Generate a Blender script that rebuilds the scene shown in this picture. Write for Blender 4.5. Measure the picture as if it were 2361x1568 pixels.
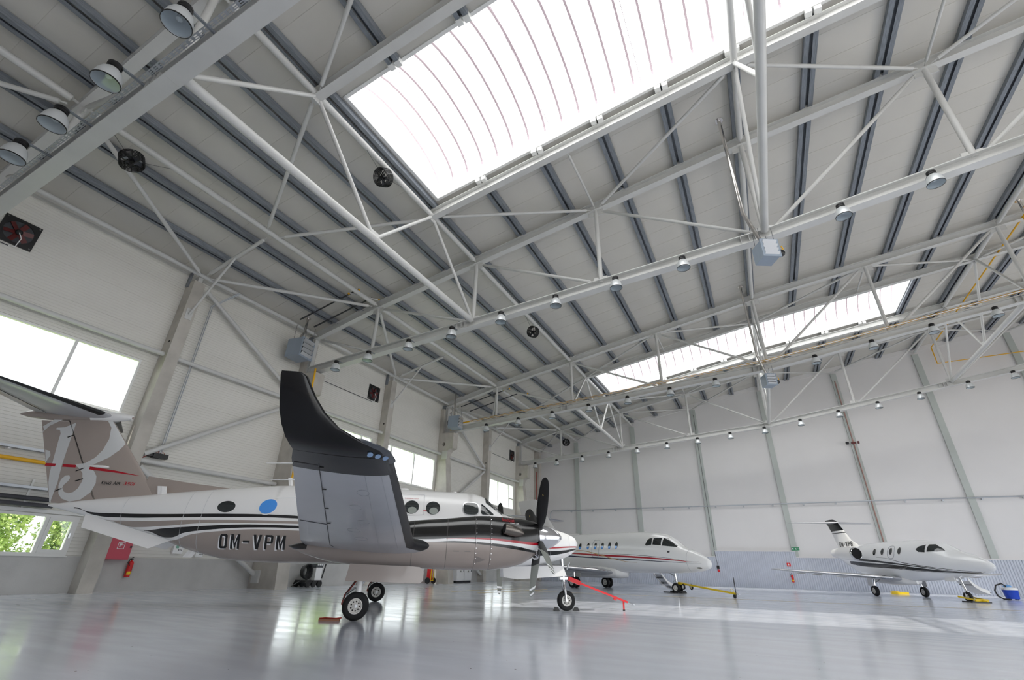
import bpy, bmesh, math, random
from mathutils import Vector, Matrix
from mathutils.geometry import tessellate_polygon

for o in list(bpy.data.objects):
    bpy.data.objects.remove(o)
scene = bpy.context.scene
COL = scene.collection
random.seed(7)
PI = math.pi

# ------------------------------------------------------------------ camera
YAW, PITCH, ROLL, FPX = 0.4755, 0.4560, 0.0233, 1068.84
CAM = Vector((16.6247, -8.3296, 0.969))
fw = Vector((-math.sin(YAW) * math.cos(PITCH), math.cos(YAW) * math.cos(PITCH), math.sin(PITCH)))
rt = Vector((math.cos(YAW), math.sin(YAW), 0))
up = rt.cross(fw)
r2 = math.cos(ROLL) * rt + math.sin(ROLL) * up
u2 = -math.sin(ROLL) * rt + math.cos(ROLL) * up
cam_data = bpy.data.cameras.new('camera')
cam_data.sensor_width = 36.0
cam_data.sensor_fit = 'HORIZONTAL'
cam_data.lens = 36.0 * FPX / 2361.0
cam_data.clip_start = 0.05
cam_data.clip_end = 500
cam = bpy.data.objects.new('camera', cam_data)
COL.objects.link(cam)
cam.matrix_world = Matrix(((r2.x, u2.x, -fw.x, CAM.x), (r2.y, u2.y, -fw.y, CAM.y), (r2.z, u2.z, -fw.z, CAM.z), (0, 0, 0, 1)))
scene.camera = cam

# ------------------------------------------------------------------ world, sun, exposure
world = bpy.data.worlds.new('sky')
scene.world = world
world.use_nodes = True
bg = world.node_tree.nodes['Background']
bg.inputs['Color'].default_value = (0.93, 0.965, 1.0, 1)
bg.inputs['Strength'].default_value = 2.0
sun_data = bpy.data.lights.new('sun', 'SUN')
sun_data.energy = 4.0
sun_data.angle = math.radians(1.0)
sun_data.color = (1.0, 0.95, 0.86)
sun = bpy.data.objects.new('sun', sun_data)
COL.objects.link(sun)
sun.rotation_euler = Vector((0.10, 0.42, -0.9)).to_track_quat('-Z', 'Y').to_euler()
sun.location = (-30, -15, 60)
vs = scene.view_settings
vs.view_transform = 'Standard'
vs.look = 'None'
vs.exposure = 0.72
vs.gamma = 1.0
vs.use_curve_mapping = False

# ------------------------------------------------------------------ materials
MATS = {}


def srgb(r, g, b):
    def f(c):
        c /= 255.0
        return c / 12.92 if c <= 0.04045 else ((c + 0.055) / 1.055) ** 2.4
    return (f(r), f(g), f(b), 1.0)


def node(nt, kind, **kw):
    n = nt.nodes.new(kind)
    for k, v in kw.items():
        setattr(n, k, v)
    return n


def pmat(name, col, rough=0.5, metal=0.0, noise=0.0, scale=3.0, bump=0.0, bscale=40.0, coat=0.0, stretch=(1, 1, 1), col2=None, spec=None):
    """Principled material; noise = amount of tonal variation, bump = fine relief."""
    if name in MATS:
        return MATS[name]
    m = bpy.data.materials.new(name)
    m.use_nodes = True
    nt = m.node_tree
    b = nt.nodes['Principled BSDF']
    b.inputs['Base Color'].default_value = col
    b.inputs['Roughness'].default_value = rough
    b.inputs['Metallic'].default_value = metal
    b.inputs['Coat Weight'].default_value = coat
    b.inputs['Coat Roughness'].default_value = 0.06
    if spec is not None:
        b.inputs['Specular IOR Level'].default_value = spec
    if noise or bump:
        tc = node(nt, 'ShaderNodeTexCoord')
        mp = node(nt, 'ShaderNodeMapping')
        mp.inputs['Scale'].default_value = stretch
        nt.links.new(tc.outputs['Object'], mp.inputs['Vector'])
    if noise:
        nz = node(nt, 'ShaderNodeTexNoise')
        nz.inputs['Scale'].default_value = scale
        nz.inputs['Detail'].default_value = 5
        nt.links.new(mp.outputs['Vector'], nz.inputs['Vector'])
        mx = node(nt, 'ShaderNodeMix', data_type='RGBA')
        c2 = col2 if col2 else tuple(c * (1 - noise) for c in col[:3]) + (1,)
        mx.inputs[6].default_value = col
        mx.inputs[7].default_value = c2
        mr = node(nt, 'ShaderNodeMapRange')
        mr.inputs[1].default_value = 0.38
        mr.inputs[2].default_value = 0.68
        nt.links.new(nz.outputs['Fac'], mr.inputs[0])
        nt.links.new(mr.outputs[0], mx.inputs[0])
        nt.links.new(mx.outputs[2], b.inputs['Base Color'])
    if bump:
        n2 = node(nt, 'ShaderNodeTexNoise')
        n2.inputs['Scale'].default_value = bscale
        n2.inputs['Detail'].default_value = 3
        nt.links.new(mp.outputs['Vector'], n2.inputs['Vector'])
        bp = node(nt, 'ShaderNodeBump')
        bp.inputs['Strength'].default_value = bump
        bp.inputs['Distance'].default_value = 0.02
        nt.links.new(n2.outputs['Fac'], bp.inputs['Height'])
        nt.links.new(bp.outputs['Normal'], b.inputs['Normal'])
    MATS[name] = m
    return m


STEEL = pmat('painted_steel', srgb(207, 207, 205), 0.38, noise=0.06, scale=1.5)
GALV = pmat('galvanised_steel', srgb(138, 144, 152), 0.5, 0.15, noise=0.3, scale=6, stretch=(6, 0.6, 6))
ROOFP = pmat('roof_panel_coating', srgb(204, 201, 194), 0.55, noise=0.05, scale=0.6)
WALLP = pmat('wall_panel_coating', srgb(224, 222, 216), 0.5, noise=0.04, scale=0.8)
BACKP = pmat('white_wall_board', srgb(226, 224, 224), 0.6, noise=0.03, scale=0.5)
DADO = pmat('blue_grey_sheet', srgb(202, 207, 218), 0.4, noise=0.05, scale=2)
COLGREY = pmat('grey_green_paint', srgb(186, 192, 188), 0.5, noise=0.06, scale=1.0)
CONC = pmat('concrete', srgb(196, 191, 183), 0.8, noise=0.2, scale=1.6, bump=0.25, bscale=25)
PLINTH = pmat('concrete_plinth', srgb(194, 193, 191), 0.78, noise=0.12, scale=1.2, bump=0.2, bscale=30)
FRAMEW = pmat('white_pvc', srgb(232, 232, 230), 0.35)
BLACKP = pmat('black_plastic', srgb(24, 24, 26), 0.4)
RUBBER = pmat('tyre_rubber', srgb(22, 22, 24), 0.75, noise=0.2, scale=8)
CHROME = pmat('chrome', srgb(225, 225, 228), 0.12, 1.0)
ALU = pmat('aluminium', srgb(205, 207, 210), 0.28, 1.0, noise=0.1, scale=4)
STAINLESS = pmat('stainless_flue', srgb(220, 216, 212), 0.18, 1.0)
WHEELW = pmat('wheel_white', srgb(225, 222, 216), 0.4)
HOLE = pmat('dark_hole', srgb(30, 24, 22), 0.8)
YELLOW = pmat('gas_yellow', srgb(238, 180, 30), 0.45)
TOWY = pmat('tow_yellow', srgb(240, 205, 30), 0.4)
RED = pmat('signal_red', srgb(214, 30, 36), 0.4)
CABRED = pmat('cabinet_red', srgb(205, 78, 96), 0.45)
LINEY = pmat('line_yellow', srgb(222, 190, 95), 0.5)
PIPEBLK = pmat('foam_pipe_grey', srgb(72, 72, 78), 0.7)
HEATG = pmat('heater_grey', srgb(150, 162, 176), 0.4, noise=0.05, scale=3)
LOUV = pmat('louvre_alu', srgb(205, 206, 208), 0.3, 0.6)
TRAY = pmat('cable_tray_zinc', srgb(186, 190, 196), 0.4, 0.5)
DARKG = pmat('dark_grey_metal', srgb(70, 72, 76), 0.45, 0.3)
FANRED = pmat('fan_blade_red', srgb(92, 34, 34), 0.4)
BLUEP = pmat('bucket_blue', srgb(38, 78, 200), 0.35)
LTBLUE = pmat('light_blue_plastic', srgb(110, 165, 220), 0.35)
GREENS = pmat('exit_green', srgb(20, 130, 85), 0.4)
WOOD = pmat('cork_brown', srgb(150, 105, 78), 0.7)
HOSE = pmat('hose_red', srgb(165, 58, 44), 0.4)
TXTBLK = pmat('lettering_black', srgb(16, 16, 18), 0.3)
TXTWHT = pmat('lettering_white', srgb(240, 240, 240), 0.35)
TXTRED = pmat('lettering_red', srgb(176, 18, 38), 0.35)
LOGO = pmat('logo_pale_grey', srgb(205, 206, 206), 0.3, coat=0.5)
PWHITE = pmat('aircraft_white', srgb(236, 235, 234), 0.28, coat=0.6)
PTAUPE = pmat('aircraft_taupe', srgb(158, 146, 139), 0.32, coat=0.6)
PGREY = pmat('wing_grey', srgb(186, 187, 192), 0.3, 0.1, noise=0.07, scale=2, coat=0.4)
PBLACK = pmat('aircraft_black', srgb(8, 8, 10), 0.2, coat=0.15, spec=0.3)
BOOT = pmat('deice_boot_black', srgb(20, 21, 24), 0.4)
PMATTE = pmat('blade_grey', srgb(120, 122, 116), 0.5)
BLADEB = pmat('blade_black', srgb(22, 22, 23), 0.5)
AGLASS = pmat('aircraft_glass', srgb(34, 40, 42), 0.04, spec=0.9)
AGLASS_REFL = pmat('aircraft_glass_blue', srgb(70, 150, 235), 0.06, coat=0.6)  # blue reflection painted into the glass colour
LENSM = pmat('nav_lens', srgb(52, 56, 64), 0.05, spec=0.8)
TIPL = pmat('tip_lamp_glass', srgb(120, 145, 178), 0.15)
ENGDARK = pmat('engine_dark', srgb(20, 20, 22), 0.6)
NOZZ = pmat('exhaust_steel', srgb(120, 114, 108), 0.35, 0.9)
LEAF = pmat('leaves', srgb(206, 220, 150), 0.55, noise=0.5, scale=1.4, col2=srgb(150, 182, 100))
BARK = pmat('bark', srgb(96, 80, 62), 0.9)
GRASS = pmat('grass', srgb(142, 158, 104), 0.9, noise=0.35, scale=0.6)
APRON = pmat('apron_concrete', srgb(190, 186, 178), 0.85, noise=0.1, scale=0.4)
RIBM = pmat('skylight_rib', srgb(196, 178, 186), 0.7)
SIGNW = pmat('sign_white', srgb(240, 240, 240), 0.4)


def glass_mat(name, tint, trans):
    """Thin pane: light goes straight through, the rest is a mirror-like reflection."""
    m = bpy.data.materials.new(name)
    m.use_nodes = True
    nt = m.node_tree
    nt.nodes.remove(nt.nodes['Principled BSDF'])
    out = nt.nodes['Material Output']
    tr = node(nt, 'ShaderNodeBsdfTransparent')
    tr.inputs['Color'].default_value = tint
    gl = node(nt, 'ShaderNodeBsdfGlossy')
    gl.inputs['Roughness'].default_value = 0.03
    mx = node(nt, 'ShaderNodeMixShader')
    mx.inputs[0].default_value = 1 - trans
    nt.links.new(tr.outputs[0], mx.inputs[1])
    nt.links.new(gl.outputs[0], mx.inputs[2])
    nt.links.new(mx.outputs[0], out.inputs['Surface'])
    MATS[name] = m
    return m


PANE = glass_mat('window_glass', (0.95, 0.97, 0.96, 1), 0.94)
LAMPGLASS = glass_mat('lamp_glass', (0.93, 0.96, 0.98, 1), 0.93)


def poly_mat():
    m = bpy.data.materials.new('polycarbonate')
    m.use_nodes = True
    nt = m.node_tree
    nt.nodes.remove(nt.nodes['Principled BSDF'])
    out = nt.nodes['Material Output']
    tr = node(nt, 'ShaderNodeBsdfTransparent')
    tr.inputs['Color'].default_value = (0.97, 0.98, 0.98, 1)
    tl = node(nt, 'ShaderNodeBsdfTranslucent')
    tl.inputs['Color'].default_value = (0.96, 0.96, 0.95, 1)
    mx = node(nt, 'ShaderNodeMixShader')
    mx.inputs[0].default_value = 0.6
    nt.links.new(tr.outputs[0], mx.inputs[1])
    nt.links.new(tl.outputs[0], mx.inputs[2])
    nt.links.new(mx.outputs[0], out.inputs['Surface'])
    return m


POLYC = poly_mat()


def floor_mat():
    m = bpy.data.materials.new('epoxy_floor')
    m.use_nodes = True
    nt = m.node_tree
    b = nt.nodes['Principled BSDF']
    tc = node(nt, 'ShaderNodeTexCoord')
    n1 = node(nt, 'ShaderNodeTexNoise')
    n1.inputs['Scale'].default_value = 0.35
    n1.inputs['Detail'].default_value = 6
    nt.links.new(tc.outputs['Object'], n1.inputs['Vector'])
    mx = node(nt, 'ShaderNodeMix', data_type='RGBA')
    mx.inputs[6].default_value = srgb(208, 214, 228)
    mx.inputs[7].default_value = srgb(220, 223, 231)
    nt.links.new(n1.outputs['Fac'], mx.inputs[0])
    # small dark specks of dirt
    vo = node(nt, 'ShaderNodeTexVoronoi')
    vo.inputs['Scale'].default_value = 4.5
    nt.links.new(tc.outputs['Object'], vo.inputs['Vector'])
    lt = node(nt, 'ShaderNodeMath', operation='LESS_THAN')
    lt.inputs[1].default_value = 0.05
    nt.links.new(vo.outputs['Distance'], lt.inputs[0])
    n3 = node(nt, 'ShaderNodeTexNoise')
    n3.inputs['Scale'].default_value = 0.8
    nt.links.new(tc.outputs['Object'], n3.inputs['Vector'])
    g3 = node(nt, 'ShaderNodeMath', operation='GREATER_THAN')
    g3.inputs[1].default_value = 0.54
    nt.links.new(n3.outputs['Fac'], g3.inputs[0])
    ml = node(nt, 'ShaderNodeMath', operation='MULTIPLY')
    nt.links.new(lt.outputs[0], ml.inputs[0])
    nt.links.new(g3.outputs[0], ml.inputs[1])
    m2 = node(nt, 'ShaderNodeMix', data_type='RGBA')
    m2.inputs[7].default_value = srgb(92, 84, 78)
    nt.links.new(ml.outputs[0], m2.inputs[0])
    nt.links.new(mx.outputs[2], m2.inputs[6])
    nt.links.new(m2.outputs[2], b.inputs['Base Color'])
    mp = node(nt, 'ShaderNodeMapping')
    mp.inputs['Rotation'].default_value = (0, 0, math.radians(27))
    mp.inputs['Scale'].default_value = (0.5, 2.2, 1)
    nt.links.new(tc.outputs['Object'], mp.inputs['Vector'])
    n2 = node(nt, 'ShaderNodeTexNoise')
    n2.inputs['Scale'].default_value = 1.3
    n2.inputs['Detail'].default_value = 5
    nt.links.new(mp.outputs['Vector'], n2.inputs['Vector'])
    mr = node(nt, 'ShaderNodeMapRange')
    mr.inputs[1].default_value = 0.3
    mr.inputs[2].default_value = 0.75
    mr.inputs[3].default_value = 0.11
    mr.inputs[4].default_value = 0.22
    nt.links.new(n2.outputs['Fac'], mr.inputs[0])
    nt.links.new(mr.outputs[0], b.inputs['Roughness'])
    b.inputs['Specular IOR Level'].default_value = 0.6
    b.inputs['Coat Weight'].default_value = 0.15
    b.inputs['Coat Roughness'].default_value = 0.12
    bp = node(nt, 'ShaderNodeBump')
    bp.inputs['Strength'].default_value = 0.012
    bp.inputs['Distance'].default_value = 0.05
    nt.links.new(n2.outputs['Fac'], bp.inputs['Height'])
    nt.links.new(bp.outputs['Normal'], b.inputs['Normal'])
    return m


FLOORM = floor_mat()


def livery(name, base, layers, xr, zr, rough=0.26):
    """Paint scheme in the aircraft's own x/z: each layer = (colour, lower edge pts, upper edge pts) as (x, z) lists."""
    m = bpy.data.materials.new(name)
    m.use_nodes = True
    nt = m.node_tree
    b = nt.nodes['Principled BSDF']
    b.inputs['Roughness'].default_value = rough
    b.inputs['Coat Weight'].default_value = 0.3
    b.inputs['Coat Roughness'].default_value = 0.05
    tc = node(nt, 'ShaderNodeTexCoord')
    sp = node(nt, 'ShaderNodeSeparateXYZ')
    nt.links.new(tc.outputs['Object'], sp.inputs[0])
    xn = node(nt, 'ShaderNodeMapRange')
    xn.inputs[1].default_value, xn.inputs[2].default_value = xr
    nt.links.new(sp.outputs['X'], xn.inputs[0])
    zn = node(nt, 'ShaderNodeMapRange', clamp=False)
    zn.inputs[1].default_value, zn.inputs[2].default_value = zr
    nt.links.new(sp.outputs['Z'], zn.inputs[0])

    def edge(pts):
        c = node(nt, 'ShaderNodeFloatCurve')
        cv = c.mapping.curves[0]
        P = [((x - xr[0]) / (xr[1] - xr[0]), (z - zr[0]) / (zr[1] - zr[0])) for x, z in sorted(pts)]
        if P[0][0] > 0.001:
            P.insert(0, (0.0, P[0][1]))
        if P[-1][0] < 0.999:
            P.append((1.0, P[-1][1]))
        cv.points[0].location = P[0]
        cv.points[1].location = P[-1]
        for q in P[1:-1]:
            cv.points.new(*q)
        for q in cv.points:
            q.handle_type = 'AUTO_CLAMPED'
        c.mapping.update()
        nt.links.new(xn.outputs[0], c.inputs['Value'])
        return c.outputs[0]
    prev = None
    col0 = base
    for colr, lo, hi in layers:
        masks = []
        if lo is not None:
            g = node(nt, 'ShaderNodeMath', operation='GREATER_THAN')
            nt.links.new(zn.outputs[0], g.inputs[0])
            nt.links.new(edge(lo), g.inputs[1])
            masks.append(g.outputs[0])
        if hi is not None:
            g = node(nt, 'ShaderNodeMath', operation='LESS_THAN')
            nt.links.new(zn.outputs[0], g.inputs[0])
            nt.links.new(edge(hi), g.inputs[1])
            masks.append(g.outputs[0])
        xs = [x for x, z in (lo or hi)]
        for op, v in (('GREATER_THAN', min(xs)), ('LESS_THAN', max(xs))):
            g = node(nt, 'ShaderNodeMath', operation=op)
            g.inputs[1].default_value = v
            nt.links.new(sp.outputs['X'], g.inputs[0])
            masks.append(g.outputs[0])
        cur = masks[0]
        for k in masks[1:]:
            mm = node(nt, 'ShaderNodeMath', operation='MULTIPLY')
            nt.links.new(cur, mm.inputs[0])
            nt.links.new(k, mm.inputs[1])
            cur = mm.outputs[0]
        mx = node(nt, 'ShaderNodeMix', data_type='RGBA')
        nt.links.new(cur, mx.inputs[0])
        if prev is None:
            mx.inputs[6].default_value = col0
        else:
            nt.links.new(prev, mx.inputs[6])
        mx.inputs[7].default_value = colr
        prev = mx.outputs[2]
    if prev is None:
        b.inputs['Base Color'].default_value = base
    else:
        nt.links.new(prev, b.inputs['Base Color'])
    MATS[name] = m
    return m


# ------------------------------------------------------------------ mesh building
class MB:
    def __init__(s):
        s.v = []
        s.f = []

    def add(s, verts, faces):
        k = len(s.v)
        s.v += [Vector(p) for p in verts]
        s.f += [tuple(i + k for i in f) for f in faces]
        return s

    def box(s, c, d, rot=None):
        x, y, z = [a / 2 for a in d]
        P = [Vector(p) for p in ((-x, -y, -z), (x, -y, -z), (x, y, -z), (-x, y, -z), (-x, -y, z), (x, -y, z), (x, y, z), (-x, y, z))]
        if rot is not None:
            P = [rot @ p for p in P]
        return s.add([p + Vector(c) for p in P], [(3, 2, 1, 0), (4, 5, 6, 7), (0, 1, 5, 4), (1, 2, 6, 5), (2, 3, 7, 6), (3, 0, 4, 7)])

    def bbox(s, a, b):
        return s.box([(p + q) / 2 for p, q in zip(a, b)], [abs(q - p) for p, q in zip(a, b)])

    def profile(s, prof, p, q, upv=(0, 0, 1)):
        """extrude a closed 2D profile (side, up) from p to q"""
        p, q = Vector(p), Vector(q)
        d = (q - p).normalized()
        u = Vector(upv)
        sd = d.cross(u)
        if sd.length < 1e-5:
            sd = d.cross(Vector((1, 0, 0)))
        sd.normalize()
        u = sd.cross(d)
        n = len(prof)
        V = [e + sd * a + u * b for e in (p, q) for a, b in prof]
        F = [(i, (i + 1) % n, n + (i + 1) % n, n + i) for i in range(n)]
        tris = tessellate_polygon([[Vector((a, b, 0)) for a, b in prof]])
        for t in tris:
            F.append(tuple(t))
            F.append(tuple(n + i for i in reversed(t)))
        return s.add(V, F)

    def bar(s, p, q, w, h, upv=(0, 0, 1)):
        return s.profile([(-w / 2, -h / 2), (w / 2, -h / 2), (w / 2, h / 2), (-w / 2, h / 2)], p, q, upv)

    def ibeam(s, p, q, w, h, t=0.03, upv=(0, 0, 1)):
        a, b, c = w / 2, h / 2, t / 2
        P = [(-a, -b), (a, -b), (a, -b + t), (c, -b + t), (c, b - t), (a, b - t), (a, b), (-a, b), (-a, b - t), (-c, b - t), (-c, -b + t), (-a, -b + t)]
        return s.profile(P, p, q, upv)

    def tube(s, pts, r, n=10, caps=True):
        pts = [Vector(p) for p in pts]
        m = len(pts)
        rr = r if isinstance(r, (list, tuple)) else [r] * m
        prev = None
        rings = []
        for i in range(m):
            if i == 0:
                d = pts[1] - pts[0]
            elif i == m - 1:
                d = pts[-1] - pts[-2]
            else:
                d = (pts[i + 1] - pts[i]).normalized() + (pts[i] - pts[i - 1]).normalized()
            d.normalize()
            if prev is None:
                a = d.cross(Vector((0, 0, 1)))
                if a.length < 1e-3:
                    a = d.cross(Vector((1, 0, 0)))
            else:
                a = prev - d * prev.dot(d)
            a.normalize()
            prev = a
            b = d.cross(a)
            rings.append([pts[i] + (a * math.cos(2 * PI * k / n) + b * math.sin(2 * PI * k / n)) * rr[i] for k in range(n)])
        return s.loft(rings, caps)

    def loft(s, rings, caps=True, closed=True):
        n = len(rings[0])
        k = len(s.v)
        V = [p for r in rings for p in r]
        F = []
        for i in range(len(rings) - 1):
            for j in range(n if closed else n - 1):
                j2 = (j + 1) % n
                F.append((i * n + j, i * n + j2, (i + 1) * n + j2, (i + 1) * n + j))
        if caps:
            F.append(tuple(reversed(range(n))))
            F.append(tuple((len(rings) - 1) * n + j for j in range(n)))
        return s.add(V, F)

    def lathe(s, prof, o, axis, n=20, closed_ends=True):
        """profile of (radius, distance along axis)"""
        o = Vector(o)
        ax = Vector(axis).normalized()
        a = ax.cross(Vector((0, 0, 1)))
        if a.length < 1e-3:
            a = Vector((1, 0, 0))
        a.normalize()
        b = ax.cross(a)
        rings = [[o + ax * h + (a * math.cos(2 * PI * k / n) + b * math.sin(2 * PI * k / n)) * max(r, 1e-4) for k in range(n)] for r, h in prof]
        return s.loft(rings, closed_ends)

    def sheet(s, poly, holes, a, b, frame):
        """flat polygon with holes given thickness; frame(u, v, w) -> point, w from a to b"""
        loops = [poly] + list(holes)
        flat = [p for l in loops for p in l]
        tris = tessellate_polygon([[Vector((x, y, 0)) for x, y in l] for l in loops])
        n = len(flat)
        V = [frame(x, y, a) for x, y in flat] + [frame(x, y, b) for x, y in flat]
        F = []
        for t in tris:
            F.append(tuple(t))
            F.append(tuple(n + i for i in reversed(t)))
        k = 0
        for l in loops:
            m = len(l)
            for i in range(m):
                F.append((k + i, k + (i + 1) % m, n + k + (i + 1) % m, n + k + i))
            k += m
        return s.add(V, F)

    def build(s, name, mat, parent=None, smooth=False, origin=None, local=False, fixn=True):
        me = bpy.data.meshes.new(name)
        off = Vector((0, 0, 0))
        if parent is not None and not local:
            p = parent
            while p is not None:
                off += p.location
                p = p.parent
        elif origin is not None:
            off = Vector(origin)
        me.from_pydata([v - off for v in s.v], [], s.f)
        if fixn:
            bm = bmesh.new()
            bm.from_mesh(me)
            bmesh.ops.recalc_face_normals(bm, faces=bm.faces)
            bm.to_mesh(me)
            bm.free()
        if smooth:
            me.shade_smooth()
            me.set_sharp_from_angle(angle=math.radians(smooth if smooth is not True else 40))
        me.materials.append(mat)
        o = bpy.data.objects.new(name, me)
        COL.objects.link(o)
        if parent is not None:
            o.parent = parent
        elif origin is not None:
            o.location = origin
        return o


def thing(name, label, cat, loc=(0, 0, 0), rz=0.0, group=None, kind=None):
    o = bpy.data.objects.new(name, None)
    COL.objects.link(o)
    o.empty_display_size = 0.2
    o.location = loc
    o.rotation_euler = (0, 0, rz)
    return tag(o, label, cat, group, kind)


def tag(o, label=None, cat=None, group=None, kind=None):
    if label:
        o['label'] = label
    if cat:
        o['category'] = cat
    if group:
        o['group'] = group
    if kind:
        o['kind'] = kind
    return o


def dup(root, loc, rz=None, label=None, group=None):
    def cp(o, par):
        c = o.copy()
        COL.objects.link(c)
        c.parent = par
        for ch in KIDS.get(o.name, []):
            cp(ch, c)
        return c
    KIDS = {}
    for o in bpy.data.objects:
        if o.parent is not None:
            KIDS.setdefault(o.parent.name, []).append(o)
    r = cp(root, None)
    r.location = loc
    if rz is not None:
        r.rotation_euler = (0, 0, rz)
    if label:
        r['label'] = label
    if group:
        r['group'] = group
    return r


def struct(name, mb, mat, label=None, **kw):
    o = mb.build(name, mat, **kw)
    o['kind'] = 'structure'
    if label:
        o['label'] = label
    return o


def sroot(name, label, loc=(0, 0, 0)):
    o = bpy.data.objects.new(name, None)
    COL.objects.link(o)
    o.location = loc
    o['kind'] = 'structure'
    o['label'] = label
    return o


def lerp(a, b, t):
    return a + (b - a) * t


def interp(x, pts):
    if x <= pts[0][0]:
        a, b = pts[0], pts[1]
    elif x >= pts[-1][0]:
        a, b = pts[-2], pts[-1]
    else:
        for a, b in zip(pts, pts[1:]):
            if a[0] <= x <= b[0]:
                break
    return a[1] + (b[1] - a[1]) * (x - a[0]) / (b[0] - a[0])


def zt(x):   # underside of the truss top chord
    return interp(x, [(-2.6, 10.97), (2.0, 12.02), (18.4, 14.87), (46.0, 18.45)])


def zb(x):   # middle of the truss bottom chord
    return interp(x, [(-2.0, 9.38), (7.4, 9.98), (18.4, 10.80), (46.0, 14.82)])


XR = 46.0            # right edge of the hall
YF, YB = -16.0, 34.4  # front wall and back wall
XW = -2.3            # inside face of the left wall
NODES = [2.0, 7.4, 12.9, 18.4, 23.9, 29.4, 34.9, 40.4]
ZROOF = 0.55         # underside of the roof panels above zt
scene.cycles.max_bounces = 10
scene.cycles.diffuse_bounces = 6
scene.cycles.glossy_bounces = 4
scene.cycles.transmission_bounces = 6
scene.cycles.transparent_max_bounces = 16
scene.cycles.caustics_reflective = False
scene.cycles.caustics_refractive = False
scene.cycles.sample_clamp_indirect = 6.0

# ================================================================== the setting
struct('floor', MB().bbox((XW - 0.1, YF, -0.2), (XR, YB + 0.1, 0.0)), FLOORM, 'glossy blue grey epoxy hangar floor')
ground = MB().add([(-90, -60, -0.21), (-2.4, -60, -0.21), (-2.4, 90, -0.21), (-90, 90, -0.21)], [(0, 1, 2, 3)])
struct('ground', ground, GRASS, 'green grass outside the window wall')
ap = MB().add([(XR, -60, -0.21), (120, -60, -0.21), (120, 90, -0.21), (XR, 90, -0.21)], [(0, 1, 2, 3)])
ap.add([(-2.4, -60, -0.22), (XR, -60, -0.22), (XR, YF, -0.22), (-2.4, YF, -0.22)], [(0, 1, 2, 3)])
struct('apron', ap, APRON, 'pale concrete apron outside the hangar')

# painted floor lines
fl = sroot('trim_1', 'thin yellow guide lines painted on the floor', (0, 0, 0))
for a, b, w in (((5.6, 13.85), (45.0, 18.3), 0.10), ((4.3, 10.5), (5.0, 15.9), 0.14), ((5.8, 10.2), (6.3, 16.2), 0.14)):
    d = Vector((b[0] - a[0], b[1] - a[1], 0)).normalized()
    n = Vector((-d.y, d.x, 0)) * w / 2
    A, B = Vector((a[0], a[1], 0.004)), Vector((b[0], b[1], 0.004))
    MB().add([A - n, B - n, B + n, A + n], [(0, 1, 2, 3)]).build('painted_line', LINEY, fl)

# ---- left wall: ribbed sandwich panels bay by bay
BAYS = [(-16, -12), (-12, -6), (-6, 0), (0, 6), (6, 12), (12, 18), (18, 24), (24, 30), (30, 34.4)]
BANDS = [1.0, 2.1, 3.2, 4.3, 5.4, 6.4, 7.4, 8.5, 9.6, 10.6, 11.58]
UP = {2: (-5.35, -0.68), 4: (6.66, 11.36), 5: (12.64, 17.5), 7: (24.66, 29.34)}       # upper window openings by bay
LOW = {2: (-5.35, -0.62), 4: (6.66, 11.36), 5: (12.64, 17.5), 7: (24.66, 29.34)}
wl = sroot('wall_left', 'tall wall of white ribbed panels with windows and concrete columns', (XW, 9, 0))
PCACHE = {}


def ribbed(y0, y1, z0, z1):
    key = (round(y1 - y0, 3), round(z1 - z0, 3))
    if key in PCACHE:
        o = PCACHE[key].copy()
        COL.objects.link(o)
    else:
        L, Hh = key
        n = max(1, round(Hh / 0.1))
        st = Hh / n
        pr = [(-0.1, 0)]
        for i in range(n):
            g = 0.02 if i == 0 else 0.012
            a = i * st
            pr += [(-g, a), (-g, a + 0.02), (0, a + 0.028), (0, a + st - 0.004)]
        pr += [(-0.006, Hh), (-0.1, Hh)]
        m = MB().profile(pr, (0, 0, 0), (0, L, 0))
        o = m.build('wall_panel', WALLP, local=True)
        PCACHE[key] = o
    o.parent = wl
    o.location = Vector((XW, y0, z0)) - wl.location
    return o


for i, (a, b) in enumerate(BAYS):
    for z0, z1 in zip(BANDS, BANDS[1:]):
        op = UP.get(i) if 5.3 < z0 < 7.3 else (LOW.get(i) if z0 == 1.0 else None)
        if op:
            ribbed(a, op[0], z0, z1)
            ribbed(op[1], b, z0, z1)
        else:
            ribbed(a, b, z0, z1)
    MB().bbox((XW - 0.14, a, -0.1), (XW + 0.03, b, 1.0)).build('plinth_panel', PLINTH, wl)

NWIN = [0]


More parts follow.
